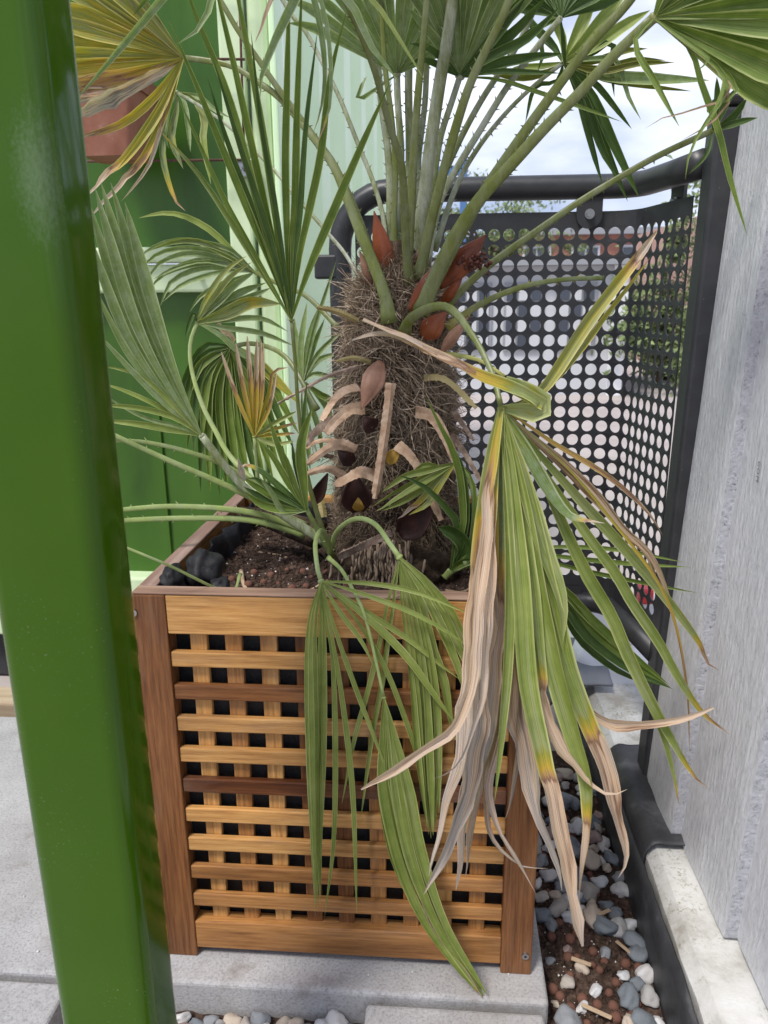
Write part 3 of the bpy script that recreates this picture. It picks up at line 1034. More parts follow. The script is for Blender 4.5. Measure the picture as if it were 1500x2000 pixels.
def bracket(px, py, side=False):
    p = U(px, py, YS - 0.004) if not side else U(px, py, 0.53)
    bm = bmesh.new()
    n = 14
    w, hh = 0.022, 0.05
    ring = [(-w, hh), (-w, 0)] + [(w * math.cos(R(180 + q * 180 / n)), w * math.sin(R(180 + q * 180 / n))) for q in range(1, n)] + [(w, 0), (w, hh)]
    fr = [bm.verts.new((x, -0.006, z)) for x, z in ring]
    bk = [bm.verts.new((x, 0.0, z)) for x, z in ring]
    bm.faces.new(fr); bm.faces.new(bk[::-1])
    for i in range(len(ring)): bm.faces.new((fr[i], bk[i], bk[(i + 1) % len(ring)], fr[(i + 1) % len(ring)]))
    o = obj('bracket', bm, CHAR, scr, loc=p, rot=(0, 0, R(-80) if side else 0))
    b2 = bmesh.new()
    tube(b2, [Vector((0, -0.006, 0.002)), Vector((0, -0.009, 0.002))], 0.0085, 18)
    tube(b2, [Vector((0, -0.009, 0.002)), Vector((0, -0.016, 0.002))], 0.0062, 6)
    me = bpy.data.meshes.new('bolt'); b2.to_mesh(me); b2.free(); me.materials.append(STEEL)
    q = bpy.data.objects.new('bolt', me); q.parent = o; col.objects.link(q)


bracket(1150, 421)
bracket(1328, 398, True)
bracket(1110, 1190)
p = U(626, 520, 0.60)
obj('hinge_block', boxm(p.x - 0.012, p.x + 0.030, 0.60, 0.632, p.z - 0.022, p.z + 0.020, bev=0.004), CHAR, scr)

# pale plastic barrier foot and grey mat behind the screen
wb = thing('plastic_barrier', (0.76, 0.9, -0.08), 'low white plastic barrier foot with rounded corner behind the screen', 'barrier')
obj('body', boxm(0.655, 0.86, 0.70, 1.25, -0.085, 0.13, bev=0.045, seg=6), WHITEP, wb, True)
obj('red_reflector', boxm(0.80, 0.83, 0.74, 0.80, 0.235, 0.27, bev=0.006), REDP, wb)
obj('handle', boxm(0.69, 0.86, 0.76, 0.80, 0.128, 0.24, bev=0.012, seg=3), WHITEP, wb)
v, f = [], []
nx, ny = 14, 14
for j in range(ny + 1):
    for i in range(nx + 1):
        s, t = i / nx, j / ny
        x, y = 0.600 + 0.135 * s, 0.645 + 0.16 * t
        z = 0.095 - 0.16 * max(0, 0.45 - s) ** 1.3 + 0.03 * t + 0.004 * noise.noise((x * 20, y * 20, 0))
        v.append((x, y, z))
for j in range(ny):
    for i in range(nx): f.append((j * (nx + 1) + i, j * (nx + 1) + i + 1, (j + 1) * (nx + 1) + i + 1, (j + 1) * (nx + 1) + i))
o = obj('rubber_mat', pydata('rubber_mat', v, f), MATG, None, True)
md = o.modifiers.new('s', 'SOLIDIFY'); md.thickness = 0.006
tag(o, 'grey ribbed rubber mat draped over the kerb under the screen', 'mat')

# ------------------------------------------------------------------ wooden planter
W_, H_ = 0.5, 0.539
pl = thing('wooden_planter', (0.25, 0.25, 0.0), 'square oiled hardwood planter with lattice sides holding the palm', 'planter')
PW, PT = 0.041, 0.030


def wpiece(name, x0, x1, y0, y1, z0, z1, m, parent=pl, bev=0.0018):
    c = Vector(((x0 + x1) / 2, (y0 + y1) / 2, (z0 + z1) / 2))
    bm = boxm(x0 - c.x, x1 - c.x, y0 - c.y, y1 - c.y, z0 - c.z, z1 - c.z, bev=bev, seg=2)
    return obj(name, bm, m, parent, loc=c)


for (x, y, t) in ((0, 0, 'brown'), (W_ - PW, 0, 'mid'), (0, W_ - PT, 'brown'), (W_ - PW, W_ - PT, 'brown')):
    wpiece('corner_post', x, x + PW, y, y + PT, 0, H_ - 0.0005, WZ['brown' if t == 'brown' else 'brown'])
RAILH, zr0 = 0.052, 0.014
# front
FY0, FY1 = 0.0015, 0.020
wpiece('top_rail', PW, W_ - PW, FY0, 0.022, H_ - RAILH, H_ - 0.001, WX['gold'])
wpiece('bottom_rail', PW, W_ - PW, FY0, 0.024, zr0, zr0 + 0.044, WX['mid'])
tones_h = ['gold', 'brown', 'gold', 'gold', 'dark', 'gold', 'gold', 'mid', 'mid']
tones_v = ['gold', 'mid', 'gold', 'brown', 'brown', 'mid', 'mid', 'gold', 'mid']
SL = 0.0205
zlo, zhi = zr0 + 0.044, H_ - RAILH
gap = (zhi - zlo - 9 * SL) / 10
xg = (W_ - 2 * PW - 9 * 0.0215) / 10
for i in range(9):
    z1 = zhi - gap - i * (SL + gap)
    wpiece('slat', PW, W_ - PW, 0.0030, 0.0125, z1 - SL, z1, WX[tones_h[i]])
for i in range(9):
    x0 = PW + xg + i * (0.0215 + xg)
    wpiece('upright_slat', x0, x0 + 0.0215, 0.0130, 0.0225, zlo - 0.004, zhi + 0.004, WZ[tones_v[i]])
wpiece('inner_ledge', PW, W_ - PW, 0.024, 0.045, zr0 + 0.02, zr0 + 0.038, WX['gold'])
# sides and back
for sx in (0, 1):
    xa_, xb_ = (0.0015, 0.020) if sx == 0 else (W_ - 0.020, W_ - 0.0015)
    wpiece('top_rail', xa_, xb_, PT, W_ - PT, H_ - RAILH, H_ - 0.001, WY['mid'])
    wpiece('bottom_rail', xa_, xb_, PT, W_ - PT, zr0, zr0 + 0.044, WY['mid'])
    xs_ = (0.003, 0.0125) if sx == 0 else (W_ - 0.0125, W_ - 0.003)
    xv_ = (0.013, 0.0225) if sx == 0 else (W_ - 0.0225, W_ - 0.013)
    for i in range(9):
        z1 = zhi - gap - i * (SL + gap)
        wpiece('slat', xs_[0], xs_[1], PT, W_ - PT, z1 - SL, z1, WY[tones_h[(i + 3) % 9]])
        y0_ = PT + 0.028 + i * 0.0465
        wpiece('upright_slat', xv_[0], xv_[1], y0_, y0_ + 0.0215, zlo - 0.004, zhi + 0.004, WZ[tones_v[(i + 2) % 9]])
wpiece('top_rail', PW, W_ - PW, W_ - 0.022, W_ - 0.0015, H_ - RAILH, H_ - 0.001, WX['gold'])
wpiece('back_panel', PW, W_ - PW, W_ - 0.016, W_ - 0.004, zr0, H_ - RAILH - 0.002, WX['mid'])
# thin cap strips on the rim (greyed where worn)
capm = WX['brown']
GREYW = noisy('weathered_rim', [(0.3, (0.16, 0.09, 0.065)), (0.55, (0.28, 0.18, 0.14)), (0.8, (0.42, 0.33, 0.29))], 50, rough=0.7, stretch=(1, 0.08, 1), bs=0.3, bd=0.001)
GREYX = noisy('weathered_front_rim', [(0.3, (0.16, 0.09, 0.065)), (0.55, (0.30, 0.185, 0.125)), (0.8, (0.45, 0.33, 0.27))], 50, rough=0.7, stretch=(0.08, 1, 1), bs=0.3, bd=0.001)
wpiece('rim_strip', 0.0005, 0.023, 0.0245, W_ - 0.001, H_ - 0.0005, H_ + 0.003, GREYW)
wpiece('rim_strip', W_ - 0.023, W_ - 0.0005, 0.0245, W_ - 0.001, H_ - 0.0005, H_ + 0.003, GREYW)
wpiece('rim_strip', 0.0005, W_ - 0.0005, 0.0005, 0.0235, H_ - 0.0005, H_ + 0.003, GREYX)


def screw(px, py, y=0.0):
    p = U(px, py, y)
    bm = bmesh.new()
    tube(bm, [Vector((p.x, y - 0.0025, p.z)), Vector((p.x, y + 0.002, p.z))], [0.0048, 0.0052], 18)
    o = obj('screw', bm, STEEL, pl)
    b2 = bmesh.new()
    tube(b2, [Vector((p.x, y - 0.0029, p.z)), Vector((p.x, y - 0.002, p.z))], 0.0018, 6)
    q = obj('screw_socket', b2, BLACKF, None)
    q.parent = o


screw(261, 1196); screw(1026, 1866)
# liner: box of woven black fabric just inside the lattice, its top edge rumpled
v, f = [], []
loop = []
a_, b_ = 0.0245, W_ - 0.0245
nseg = 40
for (p0, p1) in (((a_, a_), (b_, a_)), ((b_, a_), (b_, b_)), ((b_, b_), (a_, b_)), ((a_, b_), (a_, a_))):
    for q in range(nseg): loop.append((p0[0] + (p1[0] - p0[0]) * q / nseg, p0[1] + (p1[1] - p0[1]) * q / nseg))
zl = [0.03, 0.2, 0.4, 0.465, 0.49, 0.512, 0.53]
for j, z in enumerate(zl):
    for i, (x, y) in enumerate(loop):
        inn = Vector((0.25 - x, 0.25 - y)).normalized()
        left = max(0.0, 1 - x / 0.06)                     # rumpled mainly at the left
        amt = (j >= 3) * (0.004 + 0.022 * left) * (0.5 + noise.noise((x * 30, y * 24, z * 25)))
        amt = max(0.0, amt)
        zz = z + (j >= 4) * (0.008 * noise.noise((x * 18, y * 18, 4)) - 0.012 * (y < 0.03))
        v.append((x + inn.x * amt, y + inn.y * amt, zz))
n = len(loop)
for j in range(len(zl) - 1):
    for i in range(n): f.append((j * n + i, j * n + (i + 1) % n, (j + 1) * n + (i + 1) % n, (j + 1) * n + i))
lnr = obj('fabric_liner', pydata('fabric_liner', v, f), BLACKF, pl, True)
md = lnr.modifiers.new('s', 'SOLIDIFY'); md.thickness = 0.0012


# crumpled folds of the liner at the front left corner
def fold_lump(c, r, sd):
    bm = bmesh.new()
    bmesh.ops.create_icosphere(bm, subdivisions=4, radius=1)
    for v_ in bm.verts:
        q = v_.co.copy()
        d = 1 + 0.35 * noise.noise(q * 1.3 + Vector((sd, 0, 0))) - 0.20 * abs(noise.noise(Vector((q.x * 5, q.y * 1.2, q.z * 1.5)) + Vector((0, sd, 0))))
        v_.co = Vector(c) + Vector((q.x * r[0], q.y * r[1], q.z * r[2])) * d
    return obj('liner_fold', bm, BLACKF, pl, True)


for (px, py, Y, r, sd) in [(396, 1112, .085, (.025, .028, .026), 1.0), (335, 1128, .05, (.014, .024, .018), 2.0), (430, 1142, .06, (.014, .016, .009), 3.0)]:
    c = U(px, py, Y)
    fold_lump((c.x, c.y, c.z), r, sd)


def soil_z(x, y):
    d = math.hypot(x - 0.30, y - 0.27)
    return 0.488 + 0.012 * noise.noise((x * 9, y * 9, 2)) + 0.006 * noise.noise((x * 40, y * 40, 2)) + 0.022 * max(0, 1 - d / 0.2)


soil = obj('potting_soil', sheet('potting_soil', 0.0268, 0.4732, 0.0268, 0.4732, 130, 130, soil_z), SOIL, smooth=True)
tag(soil, 'dark brown potting soil filling the wooden planter', 'soil', kind='structure')
tk = []
scatter(soil, 'clay_ball', BALL, spots(46, 0.06, 0.26, 0.035, 0.22, 0.014, lambda x, y: x > 0.07, existing=tk), 0.003, 0.0072, soil_z, False, 0.6)
scatter(soil, 'clay_ball', BALL, spots(16, 0.26, 0.46, 0.035, 0.16, 0.02, existing=tk), 0.003, 0.006, soil_z, False, 0.6)
crumbs('soil_crumbs', 9000, 0.03, 0.47, 0.03, 0.47, soil_z, 0.0012, 0.0042, SOIL, soil)
crumbs('perlite_grit', 420, 0.04, 0.46, 0.03, 0.42, soil_z, 0.0008, 0.0026, PERL, soil)
for (pts_, r0) in [([(470, 1105), (478, 1128), (505, 1143), (535, 1140), (570, 1148)], .0035), ([(560, 1090), (540, 1075), (505, 1072)], .002), ([(640, 1130), (600, 1145), (560, 1152)], .002),
                   ([(930, 1060), (885, 1075), (850, 1080)], .004), ([(870, 1140), (905, 1138), (935, 1128)], .003), ([(800, 1085), (835, 1075), (870, 1095)], .0035)]:
    ps = []
    for (px, py) in pts_:
        d = FW + RT * ((px - 750) / FPX) + UP * ((1000 - py) / FPX)
        q = CAM + d * ((0.499 - CAM.z) / d.z)
        q.z = soil_z(q.x, q.y) + r0 * 0.8
        ps.append(q)
    obj('loose_root', tubem(spline(ps, 14), [r0 * (1 - 0.5 * i / 13) for i in range(14)], 7), CHIP, soil, True)

# ------------------------------------------------------------------ the palm
TX, TY = 0.302, 0.275
palm = thing('palm_tree', (TX, TY, 0.49), 'potted fan palm with shaggy fibrous trunk and spiny stalks in wooden planter', 'palm')


def prof_at(tab, t):
    for (t0, a0), (t1, a1) in zip(tab, tab[1:]):
        if t <= t1: return a0 + (a1 - a0) * max(0, (t - t0)) / max(1e-6, t1 - t0)
    return tab[-1][1]


def px_path(pts, Y0, Y1):
    """pixel points with depths; missing depths run evenly from Y0 to Y1"""
    L = [0]
    for a, b in zip(pts, pts[1:]): L.append(L[-1] + math.hypot(a[0] - b[0], a[1] - b[1]))
    return [U(p[0], p[1], p[2] if len(p) > 2 else Y0 + (Y1 - Y0) * l / max(1e-6, L[-1])) for p, l in zip(pts, L)]


FREE = [(0, .26), (.1, .42), (.25, .78), (.42, 1), (.6, .95), (.78, .72), (.92, .34), (1, .02)]
BLUNT = [(0, .35), (.1, .6), (.3, .95), (.5, 1), (.8, .85), (.95, .6), (1, .15)]
FAN = [(0, .10), (.25, .42), (.5, .80), (.65, .98), (.8, .8), (.93, .4), (1, .02)]


def segment(parent, path, wpx, kind='green', age=0.0, tw=None, fold=0.3, prof=FREE, name='leaflet', n=None, curl=0.0):
    """one leaf segment: a folded, tapering blade along a 3-D path"""
    L = sum((b - a).length for a, b in zip(path, path[1:]))
    n = n or max(10, min(26, int(L / 0.018)))
    ps = spline(path, n)
    t0 = tw if tw is not None else random.uniform(-0.35, 0.35)
    dt = random.uniform(-0.35, 0.35)
    dead = isinstance(age, list) and age[-1][1] > .83 and wpx > 12
    if dead:
        dt = random.choice((-1, 1)) * random.uniform(.5, 1.3); n = int(n * 1.5)
        ps = spline(path, n)
        sd_ = random.uniform(0, 90)
        for i_ in range(n):
            a_ = prof_at(age, i_ / (n - 1))
            if a_ > .6: ps[i_] = ps[i_] + 0.006 * min(1, (a_ - .6) * 6) * Vector((noise.noise((i_ / n * 9, sd_, 0)), noise.noise((i_ / n * 9, sd_, 5)), .3 * noise.noise((i_ / n * 9, sd_, 9))))
    v, uv, ages = [], [], []
    NC = 5
    ph = random.uniform(0, 50)
    for i, p in enumerate(ps):
        t = i / (n - 1)
        tg = (ps[min(n - 1, i + 1)] - ps[max(0, i - 1)]).normalized()
        N = (CAM - p).normalized()
        N = (N - tg * N.dot(tg))
        N = N.normalized() if N.length > 1e-4 else tg.orthogonal()
        N = Matrix.Rotation(t0 + dt * t + curl * t * t, 3, tg) @ N
        S = tg.cross(N).normalized()
        w = wpx * pxm(p) * prof_at(prof, t) * 0.5
        w *= 1 + 0.06 * noise.noise((t * 7, ph, 0))
        ag = prof_at(age, t) if isinstance(age, list) else age
        if dead and ag > .7: w *= 1 + 0.45 * noise.noise((t * 16, ph, 3))
        crump = 0.55 * max(0, ag - 0.70) * 4
        for c in range(NC):
            u = -1 + 2 * c / (NC - 1)
            z = (abs(u) - 0.5) * fold * w * 2 * (1 + 0.3 * crump * noise.noise((t * 9, ph, 2)))
            q = p + S * (u * w * (1 - 0.25 * crump * abs(noise.noise((t * 6, ph, 7))))) + N * (z + crump * 0.35 * w * noise.noise((t * 12, u * 1.5, ph)))
            v.append(q)
            uv.append((c / (NC - 1), t))
            ages.append(min(1, max(0, ag + (0.10 * noise.noise((t * 5, u * 2, ph)) if ag > 0.12 else 0))))
    f = [(i * NC + c, i * NC + c + 1, (i + 1) * NC + c + 1, (i + 1) * NC + c) for i in range(n - 1) for c in range(NC - 1)]
    me = pydata(name, v, f)
    ul = me.uv_layers.new(name='UVMap')
    for li, l in enumerate(me.loops): ul.data[li].uv = uv[l.vertex_index]
    at = me.attributes.new('age', 'FLOAT', 'POINT')
    at.data.foreach_set('value', ages)
    return obj(name, me, LEAF[kind], parent, True)


def stalk(path, w0, w1, kind='green', thorns=0, name='frond', flat=0.5, hub=None, tipbulge=False):
    """petiole: half-flat tapering bar, spiny on both edges"""
    L = sum((b - a).length for a, b in zip(path, path[1:]))
    n = max(10, min(40, int(L / 0.012)))
    ps = spline(path, n)
    bm = bmesh.new()
    uvl = bm.loops.layers.uv.new('UVMap')
    tv = {}
    SEG = 10
    rings, fr = [], []
    for i, p in enumerate(ps):
        t = i / (n - 1)
        tg = (ps[min(n - 1, i + 1)] - ps[max(0, i - 1)]).normalized()
        N = (CAM - p).normalized(); N = (N - tg * N.dot(tg)).normalized()
        N = Matrix.Rotation(0.25 * math.sin(len(path) * 3.1), 3, tg) @ N
        S = tg.cross(N)
        w = (w0 + (w1 - w0) * min(1, t * 1.25)) * pxm(p) * 0.5
        if t < 0.08: w *= 1 + 0.35 * (1 - t / 0.08)
        fr.append((p, S, N, w, tg))
        ring = []
        for k in range(SEG):
            a = 2 * math.pi * k / SEG
            vv = bm.verts.new(p + S * (w * math.cos(a)) + N * (flat * w * math.sin(a) * (1.0 if math.sin(a) < 0 else 0.7)))
            tv[vv] = (k / SEG, t); ring.append(vv)
        rings.append(ring)
    for A, B in zip(rings, rings[1:]):
        for k in range(SEG): bm.faces.new((A[k], A[(k + 1) % SEG], B[(k + 1) % SEG], B[k]))
    bm.faces.new(rings[0][::-1]); bm.faces.new(rings[-1])
    if thorns:
        s, side = 0.01, 1
        step = 1.0 / thorns
        t = 0.10
        while t < 0.85:
            i = min(n - 2, int(t * (n - 1)))
            p, S, N, w, tg = fr[i]
            p = p.lerp(fr[i + 1][0], t * (n - 1) - i)
            side = random.choice((-1, 1))
            b0 = p + S * side * w * 0.94
            ln = random.uniform(0.0035, 0.006)
            tip = b0 + S * side * ln * 0.8 + tg * ln * 0.7 * random.choice((1, 1, 1, -0.4))
            a = bm.verts.new(b0 + tg * 0.0013); b = bm.verts.new(b0 - tg * 0.0013); c = bm.verts.new(b0 + N * 0.0010); d = bm.verts.new(tip)
            for vv in (a, b, c, d): tv[vv] = (0.5, 0.0)
            bm.faces.new((a, c, d)); bm.faces.new((c, b, d)); bm.faces.new((b, a, d))
            t += step * random.uniform(0.4, 1.5)
    if hub:
        r = bmesh.ops.create_icosphere(bm, subdivisions=2, radius=1)
        hp, (p, S, N, w, tg) = ps[-1], fr[-1]
        for vv in r['verts']:
            c = vv.co.copy()
            vv.co = hp + tg * c.x * hub * 0.55 + S * c.y * hub * 0.85 + N * c.z * hub * 0.4
            tv[vv] = (0.5, 0.2)
    for fc in bm.faces:
        for l in fc.loops: l[uvl].uv = tv.get(l.vert, (0, 0.5))
    return obj(name, bm, PET[kind], palm, True)


def frond(pet, petY, pw, segs, kind='green', pkind='green', thorns=0, tipY=0.0, wscale=1.0, hubr=0.0042, prof=FREE, age=0.0, fold=0.34):
    """pet: pixel path of the stalk ending at the hub; segs: (pixel points after the hub, width px[, dict])"""
    st = stalk(px_path(pet, petY[0], petY[1]), pw[0], pw[1], pkind, thorns, hub=hubr)
    hx, hy = pet[-1][:2]
    hY = pet[-1][2] if len(pet[-1]) > 2 else petY[1]
    for s in segs:
        pts, w = s[0], s[1]
        o = dict(s[2]) if len(s) > 2 else {}
        y1 = o.pop('Y', tipY) + random.uniform(-0.012, 0.012)
        k = o.pop('kind', kind)
        o.setdefault('age', age); o.setdefault('prof', prof); o.setdefault('fold', fold)
        segment(st, px_path([(hx, hy)] + list(pts), hY + random.uniform(-0.002, 0.002), y1), w * wscale, k, **o)
    return st


TIP = lambda t=.93: [(0, 0), (t, 0.02), (min(.99, t + .05), 0.65), (1, .85)]

# trunk core
prof_t = [(0.470, 0.090), (0.50, 0.095), (0.54, 0.092), (0.60, 0.092), (0.66, 0.084), (0.72, 0.073), (0.78, 0.067), (0.83, 0.064), (0.87, 0.057), (0.905, 0.045), (0.935, 0.028), (0.955, 0.012)]
tabz = [(z, r) for z, r in prof_t]


def trunk_r(z): return prof_at(tabz, z)


def trunk_c(z): return Vector((TX + 0.006 * math.sin((z - .5) * 6) - 0.004 + 0.012 * (z - .5), TY - 0.01 * (z - .5), z))


v, f = [], []
NA, NZ = 64, 70
for j in range(NZ + 1):
    z = 0.470 + (0.955 - 0.470) * j / NZ
    for i in range(NA):
        a = 2 * math.pi * i / NA
        d = Vector((math.cos(a), math.sin(a), 0))
        r = trunk_r(z) * (0.94 + 0.10 * noise.noise((d.x * 3, d.y * 3, z * 22)) + 0.05 * noise.noise((d.x * 9, d.y * 9, z * 60)))
        # rings of old leaf bases
        r += 0.006 * math.sin(z * 2 * math.pi / 0.062 + 2 * a)
        v.append(trunk_c(z) + d * r)
for j in range(NZ):
    for i in range(NA): f.append((j * NA + i, j * NA + (i + 1) % NA, (j + 1) * NA + (i + 1) % NA, (j + 1) * NA + i))
f.append(tuple(NZ * NA + i for i in range(NA)))
trunk = obj('trunk', pydata('trunk', v, f), CORE, palm, True)

# shaggy fibre: thousands of bent hairs
v, f = [], []
rs = random.Random(3)
fm = []
FIBREL = noisy('coarse_pale_fibre', [(0.35, (0.17, 0.12, 0.08)), (0.5, (0.36, 0.28, 0.20)), (0.68, (0.56, 0.47, 0.37))], 120, rough=0.85, bs=0, spec=0.2)
for h in range(26000):
    z = rs.uniform(0.50, 0.925) if h % 3 else rs.uniform(0.66, 0.9)
    a = rs.uniform(0, 2 * math.pi)
    if math.sin(a) > 0.55 and h % 2: a = -a
    d = Vector((math.cos(a), math.sin(a), 0))
    tng = Vector((-d.y, d.x, 0))
    base = trunk_c(z) + d * trunk_r(z) * 0.97
    up = z > 0.80
    fa = 2.2 * noise.noise((a * 3.2, z * 26, 1.0))            # matted: neighbouring hairs lie the same way
    fb = 2.0 * noise.noise((a * 3.2, z * 26, 7.0))
    dirn = (d * rs.uniform(0.05, 0.55 + 0.5 * (h % 7 == 0)) + tng * (fa + rs.gauss(0, 0.28)) + Vector((0, 0, (0.35 if up else -0.25) + fb + rs.gauss(0, 0.28)))).normalized()
    L = rs.uniform(0.014, 0.044) * (0.75 if z < 0.66 else 1.0)
    coarse = h % 6 == 0
    wid = rs.uniform(0.00055, 0.0012) if coarse else rs.uniform(0.00025, 0.0006)
    if coarse: L *= 1.3
    if coarse: base = base + d * 0.004
    bend = Vector((rs.gauss(0, 1), rs.gauss(0, 1), rs.gauss(-0.7, 0.7))) * 0.55
    p = base
    side = dirn.cross(Vector((rs.gauss(0, 1), rs.gauss(0, 1), rs.gauss(0, 1)))).normalized()
    k = len(v)
    S_ = 4
    for q in range(S_ + 1):
        w = wid * (1 - 0.75 * q / S_)
        v.append(p - side * w); v.append(p + side * w)
        p = p + dirn * (L / S_)
        # keep the hair close to the trunk surface
        c_ = trunk_c(min(0.95, max(0.48, p.z)))
        rd = (Vector((p.x, p.y, 0)) - Vector((c_.x, c_.y, 0)))
        lim = trunk_r(min(.95, max(.48, p.z))) * 0.98
        if rd.length < lim and rd.length > 1e-6:
            rd2 = rd.normalized() * lim; p = Vector((c_.x + rd2.x, c_.y + rd2.y, p.z))
        dirn = (dirn + bend * 0.4).normalized()
    for q in range(S_): f.append((k + 2 * q, k + 2 * q + 1, k + 2 * q + 3, k + 2 * q + 2)); fm.append(1 if coarse else 0)
fme = pydata('fibre', v, f)
fme.materials.append(FIBRE); fme.materials.append(FIBREL)
fme.polygons.foreach_set('material_index', fm)
fib = obj('fibre', fme, None, trunk)
tag(fib, kind='stuff')

# upright dead root tips at the trunk foot
ROOTM = noisy('dead_root_tips', [(0.3, (0.13, 0.085, 0.055)), (0.7, (0.38, 0.29, 0.21))], 40, rough=0.85, bs=0.3)
for i in range(230):
    px, py = random.gauss(745, 32), random.uniform(1068, 1150)
    p = U(px, py, 0.150 + 0.016 * random.random())
    ps = [p + Vector((random.uniform(-.003, .003), 0, 0.010)), p, p + Vector((random.uniform(-.003, .003), -0.004, -0.010))]
    obj('root_tip', tubem(spline(ps, 5), [0.0012, 0.0019, 0.0021, 0.0019, 0.0009], 6), ROOTM, trunk, True)
bm = bmesh.new()
bmesh.ops.create_icosphere(bm, subdivisions=4, radius=1)
for q in bm.verts:
    c = q.co.copy()
    q.co = Vector((TX + 0.0, 0.215, 0.505)) + Vector((c.x * 0.095, c.y * 0.06, c.z * 0.045)) * (1 + 0.25 * noise.noise(c * 3) + 0.1 * noise.noise(c * 9))
obj('root_mass', bm, CORE, trunk, True)
ps = px_path([(470, 1003), (520, 1012), (570, 1028), (625, 1045)], 0.30, 0.24)
obj('old_stump', tubem(spline(ps, 12), [0.011 + 0.012 * i / 11 for i in range(12)], 12), CORE, trunk, True)

# dry leaf bases: flat curved straps with saw edges
def strap(pts, Y0, Y1, w0, w1, m=DRY, name='leaf_base', teeth=True, thick=0.0011, tw=0.0):
    path = spline(px_path(pts, Y0, Y1), 34)
    bm = bmesh.new()
    n = len(path)
    chan = random.uniform(-1, 1)
    rows = []
    for i, p in enumerate(path):
        t = i / (n - 1)
        tg = (path[min(n - 1, i + 1)] - path[max(0, i - 1)]).normalized()
        N = (CAM - p).normalized(); N = (N - tg * N.dot(tg)).normalized()
        N = Matrix.Rotation(tw, 3, tg) @ N
        S = tg.cross(N)
        w = (w0 + (w1 - w0) * t) * pxm(p) * 0.5 * (1 + 0.10 * noise.noise((t * 4, w0, pts[0][0])))
        if t > .93 and teeth: w *= random.uniform(.55, 1.0)
        N = Matrix.Rotation(0.7 * noise.noise((t * 2, pts[0][1], 1)), 3, tg) @ N
        S = tg.cross(N)
        j = (random.choice((0.0, 0.0004, 0.0012)) if (teeth and i % 2) else 0) * (1 if 0 < i < n - 1 else 0)
        ch = 0.35 * w * chan
        rows.append([bm.verts.new(p - S * (w + j) + N * (thick * .3 + ch)), bm.verts.new(p + N * (thick - ch * .4)), bm.verts.new(p + S * (w + j) + N * (thick * .3 + ch)),
                     bm.verts.new(p + S * w * .96 - N * thick), bm.verts.new(p - S * w * .96 - N * thick)])
    for A, B in zip(rows, rows[1:]):
        for k in range(5): bm.faces.new((A[k], A[(k + 1) % 5], B[(k + 1) % 5], B[k]))
    bm.faces.new(rows[0][::-1]); bm.faces.new(rows[-1])
    return obj(name, bm, m, trunk, False)


DRY2 = noisy('weathered_leaf_base', [(0.25, (0.12, 0.075, 0.05)), (0.5, (0.28, 0.20, 0.15)), (0.75, (0.50, 0.41, 0.33))], 90, rough=0.8, bs=0.5, bd=0.001, bscale=260, rnd=True)
for a in [
    ([(764, 748), (757, 810), (746, 890), (732, 974)], .185, .165, 21, 19),
    ([(812, 804), (842, 812), (862, 838), (886, 890), (912, 960)], .20, .17, 26, 14),
    ([(776, 868), (800, 888), (822, 922), (842, 970), (862, 1016)], .185, .155, 26, 18),
    ([(700, 756), (672, 764), (650, 785), (628, 822)], .21, .17, 22, 17),
    ([(712, 797), (684, 800), (660, 818), (636, 846)], .20, .16, 24, 18),
    ([(668, 818), (640, 826), (615, 845), (596, 870)], .22, .18, 20, 14),
    ([(694, 880), (668, 868), (640, 876), (600, 906)], .19, .15, 24, 14),
    ([(730, 928), (705, 922), (680, 934), (654, 948)], .18, .145, 24, 16),
    ([(672, 930), (645, 916), (622, 918), (598, 926)], .19, .16, 18, 12),
    ([(660, 862), (632, 860), (610, 866), (598, 876)], .21, .18, 12, 8),
    ([(650, 893), (624, 888), (604, 892)], .21, .18, 10, 7),
    ([(765, 1040), (730, 1056), (695, 1072), (660, 1088)], .17, .15, 13, 22),
    ([(885, 800), (905, 830), (925, 860)], .25, .22, 12, 7),
    ([(880, 850), (905, 880), (925, 915), (942, 945)], .25, .22, 12, 8),
    ([(870, 900), (900, 930), (930, 950)], .24, .21, 10, 7),
    ([(700, 715), (640, 735), (590, 762), (542, 788)], .22, .16, 8, 5),
]:
    strap(a[0], a[1] - .022, a[2] - .022, a[3] * 1.0, a[4] * .85, random.choice((DRY, DRY2, DRY2)) if a[3] < 23 and a[0][0] != (764, 748) else DRY, tw=random.uniform(-.9, .9))
YELL = noisy('yellowed_leaf_base', [(0.3, (0.24, 0.19, 0.07)), (0.7, (0.38, 0.31, 0.14))], 30, rough=0.6, bs=0.2)
strap([(700, 628), (675, 615), (650, 606), (618, 600)], .22, .19, 12, 8, YELL)
strap([(724, 708), (700, 700), (680, 700), (657, 706)], .20, .17, 10, 7, YELL)
strap([(828, 738), (860, 738), (888, 755), (930, 797)], .20, .16, 12, 9, YELL)
strap([(618, 950), (628, 985), (632, 1010)], .22, .21, 14, 14, YELL)


